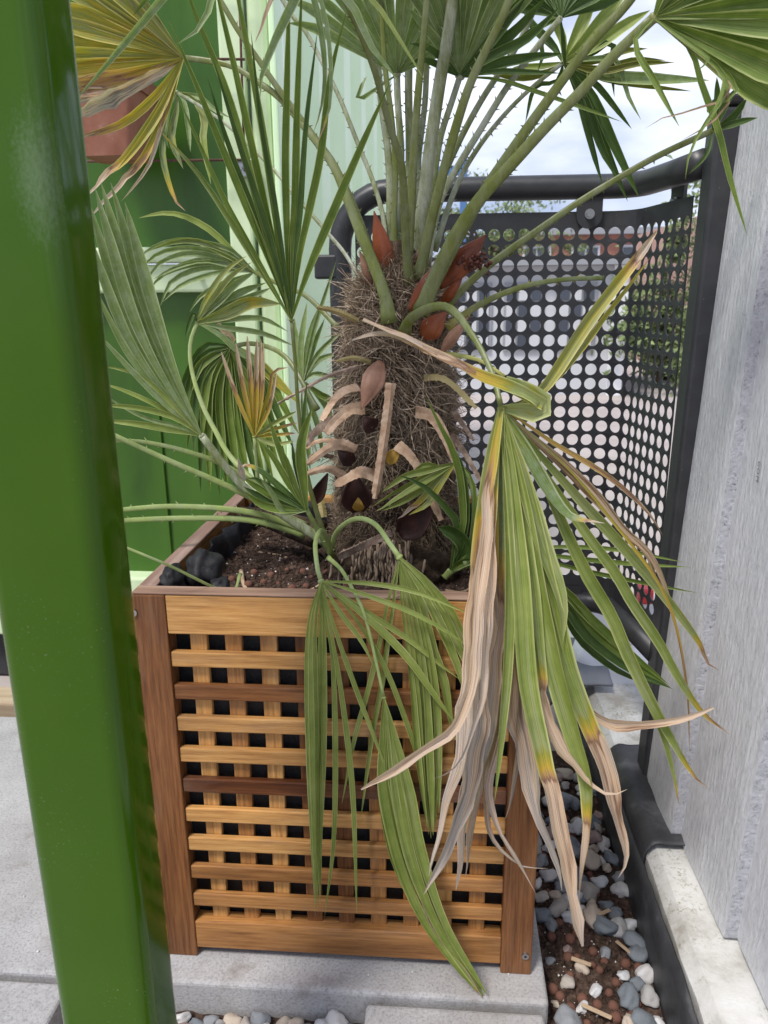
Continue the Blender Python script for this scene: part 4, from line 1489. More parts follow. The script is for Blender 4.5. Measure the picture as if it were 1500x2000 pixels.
# boat-shaped spathes
def spathe(p0, p1, Y0, Y1, wpx, m=SPATHE, bulge=0.0, name='spathe', tip=True, dep=0.42):
    a, b = U(*p0, Y0), U(*p1, Y1)
    path = spline([a, a.lerp(b, .5) + (CAM - a).normalized() * 0.006 + RT * bulge, b], 16)
    v, f = [], []
    NC = 9
    for i, p in enumerate(path):
        t = i / 15
        tg = (path[min(15, i + 1)] - path[max(0, i - 1)]).normalized()
        N = (CAM - p).normalized(); N = (N - tg * N.dot(tg)).normalized(); S = tg.cross(N)
        w = wpx * pxm(p) * .5 * prof_at([(0, .30), (.2, .75), (.42, 1), (.65, .74), (.85, .34), (1, .02)], t)
        for c in range(NC):
            u = -1 + 2 * c / (NC - 1)
            v.append(p + S * (u * w) + N * (w * dep * (1 - u * u) * (1 if abs(u) < .9 else 1) + w * .25 * (abs(u) > .9)) + N * 0.0008 * noise.noise((t * 9, u * 3, wpx)))
    for i in range(15):
        for c in range(NC - 1): f.append((i * NC + c, i * NC + c + 1, (i + 1) * NC + c + 1, (i + 1) * NC + c))
    o = obj(name, pydata(name, v, f), m, trunk, True)
    md = o.modifiers.new('s', 'SOLIDIFY'); md.thickness = 0.0012
    return o


spathe((762, 552), (731, 412), .24, .23, 40)
spathe((736, 575), (702, 490), .24, .22, 26, SPATHED)
spathe((800, 606), (856, 510), .175, .18, 26)
spathe((856, 560), (950, 458), .21, .20, 50)
spathe((862, 596), (905, 538), .22, .20, 22)
spathe((826, 660), (872, 608), .205, .19, 46, SPATHE)
spathe((862, 688), (916, 618), .20, .18, 24, SPATHED)
spathe((744, 706), (706, 800), .178, .15, 46, SPATHED)
spathe((775, 545), (790, 470), .26, .27, 18)
spathe((812, 548), (824, 478), .25, .26, 20)
spathe((700, 1000), (690, 925), .187 - .022, .175 - .022, 62, SCAR, name='leaf_scar', dep=-.2)
spathe((780, 1045), (850, 990), .187 - .022, .17 - .022, 60, SCAR, name='leaf_scar', dep=-.2)
spathe((690, 905), (660, 880), .195 - .022, .185 - .022, 30, SCAR, name='leaf_scar', dep=-.2)
spathe((612, 985), (640, 925), .215 - .022, .20 - .022, 26, SCAR, name='leaf_scar', dep=-.2)
spathe((732, 838), (708, 815), .19 - .022, .18 - .022, 34, SCAR, name='leaf_scar', dep=-.2)
spathe((700, 998), (700, 972), .178 - .020, .17 - .020, 22, SCARY, name='leaf_scar', dep=.1)
spathe((756, 905), (782, 872), .187 - .016, .18 - .016, 26, SCARY, name='leaf_scar', dep=.1)
# flower head hanging out of the big spathe: a knot of buds
bm = bmesh.new()
for i in range(90):
    p = U(random.gauss(930, 12), random.gauss(512, 8), random.gauss(.195, .006))
    bmesh.ops.create_icosphere(bm, subdivisions=1, radius=random.uniform(.0018, .0034), matrix=Matrix.Translation(p))
obj('flower_buds', bm, FLOWER, trunk, True)

# ---------------------------------------------------------------- fronds, front and left
# upright green fan left of the trunk
frond([(648, 1075), (625, 1020), (598, 920), (583, 800), (577, 715), (569, 625)], (.17, .11), (11, 7), [
    ([(505, 520), (400, 355), (308, 250)], 15, dict(age=[(0, 0), (.85, .1), (.97, .5), (1, .8)])),
    ([(500, 500), (440, 392), (385, 270), (340, 175)], 13),
    ([(530, 520), (480, 400), (400, 205), (330, 40)], 17),
    ([(540, 520), (513, 433), (450, 200), (390, 50), (340, -90)], 18),
    ([(545, 520), (517, 400), (460, 140), (425, -10), (405, -110)], 17),
    ([(550, 530), (540, 433), (513, 250), (470, 20), (440, -120)], 18),
    ([(535, 530), (490, 400), (445, 280), (405, 150)], 15, dict(kind='dark')),
    ([(548, 540), (520, 440), (470, 290), (415, 110)], 15, dict(kind='dark')),
    ([(562, 500), (557, 333), (560, 167), (566, -60)], 18),
    ([(567, 500), (575, 400), (580, 200), (590, -40)], 18),
    ([(585, 500), (603, 417), (627, 300), (645, 150), (680, 10)], 18),
    ([(598, 540), (640, 440), (700, 300), (764, 156)], 20),
    ([(578, 500), (588, 400), (598, 250), (620, 60)], 15, dict(kind='dark')),
    ([(552, 500), (535, 390), (508, 230), (490, 60)], 13, dict(kind='dark')),
], 'green', 'green', 0, tipY=.04, fold=.4, wscale=.88)

# silvery fan leaning to the left
frond([(640, 1060), (560, 1010), (470, 945), (394, 851)], (.2, .17), (20, 15), [
    ([(345, 735), (300, 600), (243, 393)], 27, dict(prof=FAN)),
    ([(335, 730), (285, 600), (216, 356)], 27, dict(prof=FAN)),
    ([(328, 735), (270, 600), (197, 356)], 27, dict(prof=FAN)),
    ([(320, 740), (258, 610), (185, 366)], 26, dict(prof=FAN)),
    ([(312, 745), (245, 620), (170, 388)], 26, dict(prof=FAN)),
    ([(318, 765), (240, 640), (165, 440)], 22, dict(prof=FAN)),
    ([(322, 775), (250, 690), (175, 545)], 15),
    ([(318, 785), (262, 730), (180, 640)], 14),
    ([(345, 800), (290, 745), (240, 722), (195, 716)], 9, dict(kind='light')),
    ([(330, 805), (260, 770), (190, 745)], 10, dict(kind='light')),
    ([(340, 815), (270, 797), (190, 790)], 12, dict(kind='light')),
    ([(335, 840), (270, 828), (190, 820)], 13, dict(kind='light')),
    ([(345, 832), (280, 815), (200, 770)], 8),
], 'silver', 'silver', 0, tipY=.12, fold=.26, hubr=.006)

# bare stalks that run left behind the post, their fans hidden there
for pts, w in [([(600, 1030), (467, 960), (327, 898), (217, 847), (120, 800)], 9), ([(560, 985), (450, 915), (373, 884), (280, 863), (200, 862), (110, 872)], 7),
               ([(600, 1035), (490, 1001), (350, 989), (233, 996), (130, 1010)], 9), ([(600, 1045), (495, 1017), (373, 1012), (236, 1017), (130, 1030)], 9)]:
    s = frond(pts, (.23, .10), (w + 5, w), [([(pts[-1][0] - 60, pts[-1][1] - 60)], 14), ([(pts[-1][0] - 80, pts[-1][1] - 10)], 14), ([(pts[-1][0] - 60, pts[-1][1] + 50)], 14)], 'green', 'light', 14, tipY=.05)
frond([(470, 1120, .12), (446, 1156, .05), (327, 1103, -.02), (243, 1068, -.04), (150, 1030, -.06)], (.1, -.06), (6, 5), [([(100, 1000)], 12), ([(90, 1040)], 12)], 'green', 'light', 0, tipY=-.07)

# arching fan at the back left
frond([(560, 1000), (457, 900), (420, 840), (393, 785), (374, 720), (372, 670), (385, 630)], (.3, .42), (12, 8), [
    ([(400, 590), (440, 530), (482, 500)], 12, dict(kind='light', age=.22)),
    ([(410, 590), (450, 540), (492, 512)], 12, dict(kind='light', age=.2)),
    ([(420, 595), (460, 555), (500, 530)], 16), ([(425, 600), (470, 570), (520, 552)], 18), ([(430, 605), (480, 585), (530, 562)], 18),
    ([(440, 612), (490, 590), (550, 594)], 28, dict(kind='light', age=[(0, 0), (.4, .2), (.7, .32), (1, .2)])),
    ([(440, 625), (510, 622), (563, 648)], 12), ([(440, 640), (510, 650), (575, 676)], 12), ([(430, 655), (470, 690), (520, 715)], 12),
    ([(410, 610), (430, 570), (460, 545)], 14), ([(380, 610), (370, 630), (362, 660)], 9, dict(kind='dark')),
], 'silver', 'light', 0, tipY=.42)

# fan whose segments arch to the left in front of the pale beam
frond([(660, 640), (600, 580), (545, 555), (498, 532)], (.45, .55), (10, 8), [
    ([(450, 487), (410, 450), (360, 423), (317, 417), (270, 426)], 14, dict(kind='light')),
    ([(440, 490), (370, 470), (310, 478), (262, 510)], 12), ([(440, 500), (370, 485), (310, 495), (270, 530)], 12),
    ([(440, 508), (370, 495), (310, 515), (285, 555)], 12), ([(445, 515), (380, 515), (320, 535), (290, 570)], 12),
    ([(445, 525), (390, 525), (335, 550), (313, 598)], 12), ([(450, 530), (400, 540), (350, 560), (318, 590)], 11),
    ([(445, 500), (390, 472), (340, 472), (290, 490)], 12, dict(kind='light')), ([(450, 520), (400, 508), (350, 520), (300, 545)], 12),
    ([(460, 545), (420, 560), (390, 580), (370, 610)], 10), ([(455, 490), (420, 478), (380, 470), (330, 470)], 10),
], 'silver', 'green', 0, tipY=.50)

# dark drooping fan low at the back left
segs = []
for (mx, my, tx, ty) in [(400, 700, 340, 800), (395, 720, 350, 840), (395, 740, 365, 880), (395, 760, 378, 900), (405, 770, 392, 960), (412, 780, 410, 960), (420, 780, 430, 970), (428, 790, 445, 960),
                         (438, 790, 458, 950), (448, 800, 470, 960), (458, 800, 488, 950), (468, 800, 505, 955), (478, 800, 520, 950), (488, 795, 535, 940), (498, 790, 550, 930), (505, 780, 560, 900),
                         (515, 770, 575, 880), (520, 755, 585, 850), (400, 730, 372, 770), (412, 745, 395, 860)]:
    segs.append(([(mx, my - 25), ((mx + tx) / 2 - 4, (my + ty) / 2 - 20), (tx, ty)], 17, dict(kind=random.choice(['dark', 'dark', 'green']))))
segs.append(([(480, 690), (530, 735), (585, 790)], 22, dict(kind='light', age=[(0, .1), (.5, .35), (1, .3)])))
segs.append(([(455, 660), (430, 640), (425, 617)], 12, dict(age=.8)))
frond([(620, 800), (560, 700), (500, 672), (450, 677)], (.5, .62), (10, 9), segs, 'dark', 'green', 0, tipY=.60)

# pale fan seen behind the stalk of the upright one
frond([(620, 900), (600, 820), (592, 745)], (.5, .58), (9, 8), [
    ([(615, 640), (657, 508)], 9), ([(605, 660), (622, 600)], 14), ([(610, 680), (634, 622)], 13), ([(622, 690), (680, 636)], 10), ([(620, 705), (662, 690)], 12),
    ([(588, 680), (600, 590)], 14), ([(580, 690), (575, 620)], 14), ([(610, 760), (640, 800), (655, 850)], 13), ([(602, 780), (622, 840), (630, 900)], 13), ([(592, 790), (600, 850), (606, 920)], 13), ([(616, 730), (660, 740)], 10),
    ([(625, 770), (650, 785), (640, 810)], 14, dict(kind='green')),
], 'silver', 'silver', 0, tipY=.60)

# dying orange fan
OR = [(0, .40), (.4, .50), (.55, .64), (.7, .82), (1, .86)]
YE = [(0, .36), (.5, .45), (.8, .60), (1, .78)]
frond([(560, 1020), (505, 960), (503, 925), (497, 853)], (.33, .31), (10, 7), [
    ([(465, 780), (432, 687)], 9, dict(age=OR)), ([(478, 770), (460, 670)], 10, dict(age=OR)), ([(490, 760), (483, 657)], 11, dict(age=OR)),
    ([(500, 770), (502, 662)], 11, dict(age=OR)), ([(507, 770), (509, 662)], 10, dict(age=OR)), ([(513, 770), (515, 672)], 7, dict(age=OR)), ([(525, 800), (540, 728)], 8, dict(age=OR)),
    ([(525, 770), (533, 727), (562, 718)], 8, dict(age=YE)), ([(530, 830), (578, 804)], 9, dict(kind='light', age=.15)), ([(530, 840), (580, 826)], 7, dict(age=YE)), ([(535, 850), (577, 846)], 7, dict(age=YE)), ([(535, 868), (574, 862)], 9, dict(kind='light', age=.18)),
], 'olive', 'light', 0, tipY=.31, prof=BLUNT)

# small dark fan low in front
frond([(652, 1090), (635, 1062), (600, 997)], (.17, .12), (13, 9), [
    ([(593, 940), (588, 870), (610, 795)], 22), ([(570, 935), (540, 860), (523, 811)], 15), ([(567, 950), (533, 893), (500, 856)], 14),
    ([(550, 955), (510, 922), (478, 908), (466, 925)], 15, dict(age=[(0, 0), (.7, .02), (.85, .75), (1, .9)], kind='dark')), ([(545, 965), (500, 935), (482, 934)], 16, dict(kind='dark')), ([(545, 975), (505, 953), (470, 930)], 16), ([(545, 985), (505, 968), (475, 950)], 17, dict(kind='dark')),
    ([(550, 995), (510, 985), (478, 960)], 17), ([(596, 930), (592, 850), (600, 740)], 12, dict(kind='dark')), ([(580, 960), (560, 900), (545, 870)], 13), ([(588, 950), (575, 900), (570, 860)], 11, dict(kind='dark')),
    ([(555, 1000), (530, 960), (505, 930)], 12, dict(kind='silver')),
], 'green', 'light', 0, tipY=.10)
segment(palm, px_path([(478, 940), (468, 915), (464, 893)], .1, .09), 16, 'dark', age=.95, curl=1.0)

# ---------------------------------------------------------------- fans hanging over the front of the planter
T95 = TIP(.95)
frond([(648, 1088, .16), (640, 1055, .12), (628, 1036, .08), (616, 1060, .03), (620, 1110, -.005), (627, 1135, -.012)], (.16, -.012), (11, 9), [
    ([(601, 1240), (604, 1500), (616, 1792)], 15, dict(age=T95)), ([(608, 1240), (611, 1500), (617, 1786)], 15, dict(age=T95)), ([(616, 1240), (618, 1500), (620, 1775)], 15), ([(626, 1240), (624, 1450), (625, 1770)], 17),
    ([(633, 1240), (632, 1450), (624, 1700)], 14), ([(640, 1230), (650, 1290), (655, 1450), (652, 1640), (634, 1791)], 13), ([(648, 1240), (672, 1390), (690, 1560), (697, 1786)], 14),
    ([(655, 1230), (690, 1330), (720, 1410), (762, 1520)], 12), ([(685, 1195), (745, 1290), (790, 1400), (855, 1598)], 12), ([(690, 1185), (745, 1232), (800, 1290), (850, 1360), (888, 1412)], 19),
    ([(720, 1198), (800, 1250), (850, 1290), (898, 1327)], 13), ([(700, 1157), (790, 1190), (850, 1220), (910, 1258)], 12), ([(730, 1140), (820, 1158), (918, 1200)], 12),
    ([(660, 1190), (705, 1250), (730, 1300)], 12),
], 'light', 'light', 4, tipY=-.028, fold=.3, hubr=.005, wscale=.86)

frond([(645, 1082, .16), (656, 1042, .13), (682, 1018, .10), (709, 1013, .075), (736, 1027, .045), (760, 1060, .01), (780, 1088, -.008)], (.16, -.008), (10, 10), [
    ([(757, 1180), (742, 1255), (718, 1354), (691, 1450), (668, 1570)], 11), ([(768, 1180), (757, 1255), (745, 1339), (727, 1435), (704, 1602)], 11),
    ([(783, 1160), (793, 1240), (806, 1350), (816, 1480), (835, 1622)], 17, dict(age=T95, prof=FAN)), ([(788, 1160), (802, 1240), (815, 1350), (824, 1480), (838, 1634)], 17, dict(age=T95, prof=FAN)),
    ([(793, 1160), (811, 1240), (824, 1350), (832, 1480), (842, 1638)], 17, dict(prof=FAN)), ([(798, 1160), (819, 1240), (833, 1350), (840, 1480), (846, 1632)], 17, dict(prof=FAN)),
    ([(803, 1160), (826, 1240), (842, 1350), (848, 1480), (850, 1620)], 17, dict(prof=FAN)), ([(808, 1160), (833, 1240), (851, 1350), (856, 1480), (857, 1590)], 17, dict(prof=FAN)),
    ([(822, 1175), (846, 1270), (868, 1330), (880, 1405), (892, 1450)], 20), ([(828, 1140), (868, 1200), (905, 1280), (930, 1340)], 20), ([(832, 1135), (880, 1195), (915, 1265), (940, 1300)], 20), ([(825, 1150), (858, 1215), (890, 1290), (910, 1360)], 20),
], 'light', 'light', 3, tipY=-.022, age=.08, hubr=.0055)

frond([(640, 1088, .15), (665, 1111, .07), (685, 1144, .0), (706, 1185, -.015), (721, 1234, -.02), (736, 1300, -.024), (750, 1363, -.028)], (.15, -.028), (9, 6), [
    ([(748, 1440), (750, 1540), (782, 1690), (836, 1813), (936, 1942)], 26, dict(age=TIP(.96))), ([(755, 1440), (762, 1540), (792, 1680), (848, 1815), (940, 1944)], 26, dict(age=[(0, .05), (.5, .08), (.6, .5), (.66, .8), (1, .85)])),
    ([(762, 1440), (776, 1540), (804, 1680), (858, 1815), (943, 1944)], 26), ([(768, 1440), (788, 1540), (815, 1670), (866, 1810), (946, 1942)], 24), ([(772, 1440), (798, 1540), (824, 1670), (872, 1810), (949, 1940)], 22), ([(745, 1450), (744, 1540), (770, 1680), (828, 1800), (905, 1910)], 16),
], 'light', 'light', 0, tipY=-.035, age=.05, hubr=.003, prof=[(0, .15), (.15, .6), (.3, 1), (.5, .95), (.7, .65), (.9, .5), (1, .15)])

# ---------------------------------------------------------------- the big dying frond on the right
DEAD = lambda a, b: [(0, .12), (a, .18), (a + .03, .48), (b, .62), (b + .04, .80), (b + .3, .90), (1, .96)]
GR = lambda t: [(0, .06), (t - .06, .10), (t - .02, .34), (t, .50), (t + .015, .66), (t + .03, .78), (1, .88)]
big_f = frond([(788, 655, .19), (800, 625, .165), (833, 604, .13), (866, 598, .10), (890, 611, .075), (915, 644, .05), (940, 684, .03), (965, 740, .005), (979, 797, -.015)], (.19, -.015), (22, 11), [
    # dead left half
    ([(958, 900), (945, 1050), (932, 1250), (905, 1450), (875, 1580), (840, 1712)], 40, dict(age=DEAD(.20, .32), Y=-.12)),
    ([(965, 900), (955, 1060), (945, 1250), (925, 1450), (905, 1580), (826, 1750)], 38, dict(age=DEAD(.17, .28), Y=-.10)),
    ([(972, 900), (968, 1060), (962, 1200), (950, 1400), (915, 1560), (892, 1738)], 42, dict(kind='silver', age=DEAD(.27, .36), Y=-.09)),
    ([(978, 900), (978, 1060), (972, 1250), (965, 1420), (930, 1580), (906, 1716)], 42, dict(age=DEAD(.25, .40), Y=-.08)),
    ([(950, 1000), (928, 1250), (898, 1402), (830, 1462), (708, 1544)], 22, dict(age=[(0, .3), (.15, .6), (.25, .82), (.97, .84), (.985, .70), (1, .9)], Y=-.17, prof=BLUNT)),
    ([(980, 1000), (985, 1250), (975, 1420), (955, 1560), (1000, 1665), (1050, 1752)], 20, dict(age=DEAD(.2, .3), Y=-.07)),
    ([(975, 1000), (970, 1300), (950, 1520), (955, 1625), (1010, 1688), (1072, 1696)], 22, dict(age=DEAD(.2, .28), Y=-.06)),
    ([(962, 1000), (950, 1250), (925, 1420), (890, 1500), (848, 1522)], 16, dict(age=DEAD(.2, .3), Y=-.14)),
    ([(985, 1000), (1000, 1200), (1020, 1400), (1045, 1575), (1088, 1690), (1096, 1742)], 38, dict(age=[(0, .1), (.25, .15), (.36, .6), (.42, .85), (1, .98)], Y=-.07)),
    ([(990, 1000), (1005, 1200), (1015, 1360), (1010, 1500), (985, 1605)], 28, dict(age=[(0, .1), (.3, .2), (.42, .7), (.5, .88), (1, .97)], Y=-.06)),
    # green middle
    ([(986, 900), (996, 1100), (992, 1280), (980, 1430), (966, 1565)], 18, dict(age=.08, Y=-.10)),
    ([(1000, 950), (1018, 1150), (1030, 1330), (1058, 1470), (1085, 1600), (1120, 1750), (1142, 1850)], 30, dict(age=GR(.66), Y=-.12, prof=BLUNT)),
    ([(1008, 950), (1033, 1150), (1052, 1330), (1085, 1450), (1115, 1490), (1150, 1530), (1190, 1552), (1226, 1540)], 32, dict(age=GR(.62), Y=-.08)),
    ([(1018, 950), (1052, 1150), (1082, 1300), (1118, 1430), (1146, 1530), (1145, 1640), (1130, 1752)], 32, dict(age=GR(.82), Y=-.08)),
    ([(1028, 950), (1070, 1150), (1105, 1300), (1148, 1415), (1178, 1490), (1205, 1590), (1231, 1678), (1215, 1716)], 32, dict(age=GR(.66), Y=-.06)),
    ([(1022, 950), (1058, 1120), (1098, 1290), (1135, 1375), (1180, 1410), (1240, 1420), (1310, 1410), (1392, 1383)], 20, dict(age=[(0, .06), (.5, .1), (.58, .5), (.62, .70), (.7, .82), (1, .84)], Y=.02, prof=BLUNT)),
    ([(1000, 930), (1012, 1100), (1040, 1290), (1062, 1420), (1075, 1520)], 26, dict(age=.06, Y=-.06)),
    ([(1010, 930), (1042, 1100), (1075, 1240), (1102, 1340), (1125, 1470)], 28, dict(age=.06, Y=-.05)),
    ([(1015, 920), (1058, 1060), (1090, 1150), (1100, 1200), (1098, 1260)], 30, dict(age=.16, Y=-.03)),
    ([(995, 920), (1004, 1080), (1015, 1200), (1022, 1330)], 22, dict(age=.1, Y=-.05)),
    # right-hand segments
    ([(1012, 855), (1058, 940), (1100, 1000), (1130, 1016), (1182, 1020)], 26, dict(kind='silver', age=[(0, .02), (.78, .05), (.86, .5), (.92, .8), (1, .85)], Y=.0)),
    ([(1040, 872), (1133, 977), (1200, 1050), (1267, 1127), (1333, 1210), (1367, 1258), (1382, 1295), (1404, 1309)], 17, dict(age=[(0, .08), (.85, .2), (.9, .7), (1, .74)], Y=.10)),
    ([(1060, 920), (1150, 1050), (1200, 1117), (1235, 1178), (1285, 1252), (1320, 1315), (1370, 1390), (1428, 1436)], 17, dict(age=[(0, .05), (.8, .12), (.9, .5), (1, .8)], Y=.08)),
    ([(1050, 910), (1105, 1035), (1150, 1127), (1195, 1203), (1230, 1285), (1290, 1404), (1350, 1508), (1384, 1540)], 21, dict(age=[(0, .04), (.85, .1), (.93, .5), (1, .8)], Y=.04)),
    ([(1048, 915), (1103, 1040), (1148, 1130), (1192, 1207), (1228, 1290), (1286, 1410), (1313, 1500), (1327, 1578)], 14, dict(age=[(0, .04), (.9, .1), (.96, .5), (1, .8)], Y=.04)),
    ([(1024, 826), (1083, 867), (1167, 917), (1220, 957), (1267, 1003), (1294, 1045)], 9, dict(age=[(0, .5), (.5, .55), (.6, .68), (1, .75)], Y=.10)),
    ([(1030, 843), (1100, 900), (1167, 967), (1217, 1033), (1267, 1080), (1300, 1150), (1320, 1228)], 11, dict(age=.76, Y=.12)),
    ([(1025, 846), (1092, 906), (1160, 975), (1212, 1030), (1265, 1085), (1282, 1140), (1300, 1170)], 10, dict(age=.72, Y=.12)),
    ([(1100, 905), (1190, 1010), (1300, 1165), (1340, 1330), (1347, 1475)], 5, dict(age=[(0, .3), (.5, .5), (1, .74)], Y=.10)),
    # segments bent back over the hub
    ([(1015, 800), (1050, 805), (1064, 788), (1030, 765), (985, 750)], 30, dict(kind='light', age=.2, tw=.2, Y=-.02, prof=[(0, .3), (.3, 1), (1, .8)])),
    ([(1052, 769), (1145, 633), (1211, 545), (1248, 498), (1282, 452)], 21, dict(kind='olive', age=[(0, .22), (.7, .3), (.8, .45), (.88, .72), (.92, .9), (1, .70)], Y=.06, prof=BLUNT)),
    ([(1060, 765), (1130, 690), (1185, 615), (1235, 550), (1270, 503)], 9, dict(kind='olive', age=[(0, .2), (.9, .35), (1, .8)], Y=.07)),
], 'light', 'green', 10, tipY=-.04, age=.05, hubr=.006, fold=.34, wscale=1.3)
st_age = [(0, .22), (.2, .28), (.36, .42), (.44, .70), (.62, .76), (.8, .88), (1, .86)]
segment(big_f, px_path([(1062, 790), (1000, 757), (940, 735), (880, 706), (820, 676), (760, 648), (712, 626)], -.02, -.05), 27, 'light', age=st_age, tw=.1, prof=[(0, .9), (.3, 1), (.5, .8), (1, .55)])
segment(big_f, px_path([(930, 728), (880, 704), (820, 676), (770, 655), (730, 653), (690, 664)], -.03, -.05), 15, 'light', age=[(0, .72), (.4, .8), (1, .93)], tw=.1, prof=BLUNT)

# thin segments behind it that reach to the boards, and a half-closed fan
frond([(905, 1100), (950, 1085), (1000, 1075)], (.12, .12), (9, 8), [
    ([(1100, 1068), (1217, 1075), (1335, 1098)], 9), ([(1100, 1088), (1217, 1100), (1348, 1108)], 10), ([(1103, 1105), (1217, 1130), (1362, 1158)], 10),
    ([(1100, 1152), (1150, 1205), (1220, 1268), (1305, 1336)], 20, dict(kind='green')), ([(1100, 1165), (1150, 1225), (1225, 1288), (1310, 1342)], 20, dict(kind='green')), ([(1100, 1180), (1148, 1245), (1228, 1306), (1315, 1346)], 20, dict(kind='dark')),
    ([(1095, 1190), (1140, 1258), (1215, 1315), (1290, 1338)], 16, dict(kind='dark')),
], 'green', 'light', 0, tipY=.11)

# ---------------------------------------------------------------- offshoot at the right of the soil
frond([(868, 1128), (880, 1115)], (.13, .125), (12, 14), [
    ([(895, 1102), (908, 1085), (906, 1062), (886, 1041), (858, 1030)], 32, dict(prof=BLUNT, kind='dark')), ([(905, 1099), (932, 1095)], 18), ([(900, 1108), (945, 1085)], 14),
    ([(892, 1040), (905, 1040), (900, 940), (884, 880), (860, 832), (832, 776)], 15), ([(895, 1030), (860, 980), (820, 944), (776, 928)], 14, dict(kind='dark')), ([(916, 1072), (928, 1000), (924, 940), (900, 905)], 9),
    ([(903, 1060), (912, 1000), (905, 920), (890, 880)], 14, dict(kind='dark')),
], 'green', 'light', 0, tipY=.12)
frond([(918, 1070), (925, 990), (915, 930), (890, 904)], (.14, .14), (7, 7), [
    ([(840, 925), (780, 955), (726, 990)], 15, dict(age=T95)), ([(845, 932), (790, 965), (736, 1000)], 15, dict(age=T95)), ([(850, 935), (795, 975), (745, 998)], 13), ([(838, 918), (790, 930), (745, 962)], 14),
    ([(850, 945), (820, 980), (776, 1014)], 14, dict(age=[(0, .1), (.6, .3), (.8, .8), (1, .85)])), ([(858, 950), (835, 985), (798, 1006)], 13, dict(age=.3)), ([(862, 915), (830, 908), (800, 930)], 13),
], 'light', 'light', 0, tipY=.13)
# ---------------------------------------------------------------- crown
PB = lambda pts, Y0, Y1: px_path(pts, Y0, Y1)
# yellowing fan at the upper left
segs = []
for i, (tx, ty, a) in enumerate([(235, -30, .22), (205, -30, .26), (175, -25, .30), (150, -10, .33), (130, 15, .36), (115, 45, .30), (105, 75, .36), (100, 105, .28), (100, 135, .40)]):
    segs.append(([((356 + tx) / 2 + 6, (112 + ty) / 2), (tx, ty), (tx - 50, ty - 5)], 34, dict(prof=FAN, age=a)))
segs += [([(230, 150), (120, 165)], 32, dict(prof=FAN, age=[(0, .35), (.3, .4), (.5, .62), (1, .64)])), ([(230, 160), (120, 190)], 30, dict(prof=FAN, age=[(0, .38), (.35, .45), (.55, .64), (1, .66)])),
         ([(250, 158), (130, 205)], 34, dict(prof=FAN, age=[(0, .4), (.2, .75), (.4, .93), (1, .97)])), ([(265, 165), (130, 230)], 40, dict(prof=FAN, age=[(0, .5), (.15, .9), (1, 1)])),
         ([(300, 190), (230, 245), (140, 270)], 18, dict(age=[(0, .36), (.5, .42), (.8, .6), (1, .8)])), ([(312, 215), (250, 305), (205, 345), (160, 392)], 21, dict(kind='light', age=[(0, .3), (.5, .32), (.7, .5), (.82, .8), (1, .85)])),
         ([(325, 215), (283, 305), (240, 352), (170, 434)], 15, dict(age=[(0, .36), (.4, .36), (.6, .6), (.7, .85), (1, .9)])), ([(330, 200), (312, 255), (292, 320), (258, 368), (237, 393)], 9, dict(age=[(0, .4), (.4, .6), (.5, .88), (1, .86)])),
         ([(318, 205), (270, 280), (230, 330)], 12, dict(age=.34))]
frond([(761, 632), (752, 578), (731, 520), (705, 457), (680, 392), (655, 330), (625, 285), (585, 235), (545, 190), (500, 158), (455, 130), (400, 118), (358, 113)], (.19, .28), (26, 11), segs, 'olive', 'green', 40, tipY=.22, hubr=.006)

# stalks running up out of the picture to fans above it, with the drooping segment tips that come back into view
frond([(800, 560), (793, 483), (790, 400), (783, 317), (763, 253), (747, 193), (730, 133), (700, 57), (673, 0), (640, -90), (600, -150)], (.22, .05), (18, 11), [
    ([(600, -60), (540, 70), (510, 150), (508, 192)], 19, dict(kind='silver')), ([(560, -60), (525, 10), (510, 57), (497, 85)], 10, dict(age=.75)),
    ([(600, -60), (622, 40), (633, 130), (628, 200), (613, 262)], 15, dict(kind='silver', age=TIP(.9))), ([(620, -70), (690, 15), (720, 83), (750, 123), (778, 158)], 16, dict(kind='silver')), ([(660, -70), (733, 7), (760, 45), (785, 85), (828, 154)], 10, dict(kind='light')),
    ([(610, -60), (640, 60), (645, 200), (617, 288)], 9, dict(kind='silver', age=TIP(.85))), ([(580, -170), (450, -100), (400, 40), (347, 86)], 17, dict(kind='silver')), ([(560, -190), (400, -100), (310, 5), (230, 100), (144, 200)], 17, dict(kind='silver')),
    ([(600, -250), (580, -330)], 20), ([(640, -250), (660, -330)], 20),
], 'green', 'green', 30, tipY=.0)
frond([(735, 535), (718, 478), (690, 402), (652, 322), (602, 252), (548, 180), (500, 110), (465, 60), (430, 0), (390, -60)], (.24, .25), (17, 10), [([(330, -90), (290, -120)], 20), ([(340, -130)], 20), ([(400, -150)], 20), ([(320, -60), (300, -20), (260, 30)], 14)], 'green', 'green', 26, tipY=.25)
frond([(765, 545), (753, 467), (747, 417), (727, 350), (700, 283), (667, 200), (640, 143), (600, 67), (570, 30), (540, -20)], (.31, .42), (10, 8), [([(500, -80)], 20), ([(560, -110)], 20), ([(470, -40)], 20)], 'green', 'silver', 20, tipY=.45)
frond([(715, 570), (677, 500), (633, 447), (583, 390), (530, 327), (450, 250), (400, 213), (345, 180)], (.3, .52), (8, 6), [
    ([(360, 200), (366, 240), (372, 297)], 11, dict(kind='silver')), ([(345, 210), (335, 270), (358, 330)], 15, dict(kind='dark', age=.2)), ([(330, 215), (318, 300), (340, 385), (362, 412)], 13, dict(kind='dark', age=[(0, .1), (.6, .2), (1, .8)])),
    ([(375, 190), (400, 230), (398, 270), (412, 360)], 16, dict(kind='light', age=[(0, .05), (.4, .3), (.6, .1), (1, .1)])), ([(390, 190), (420, 215), (450, 230)], 10, dict(kind='silver')),
    ([(320, 200), (312, 240), (330, 290)], 13, dict(kind='dark')),
], 'silver', 'silver', 12, tipY=.50)


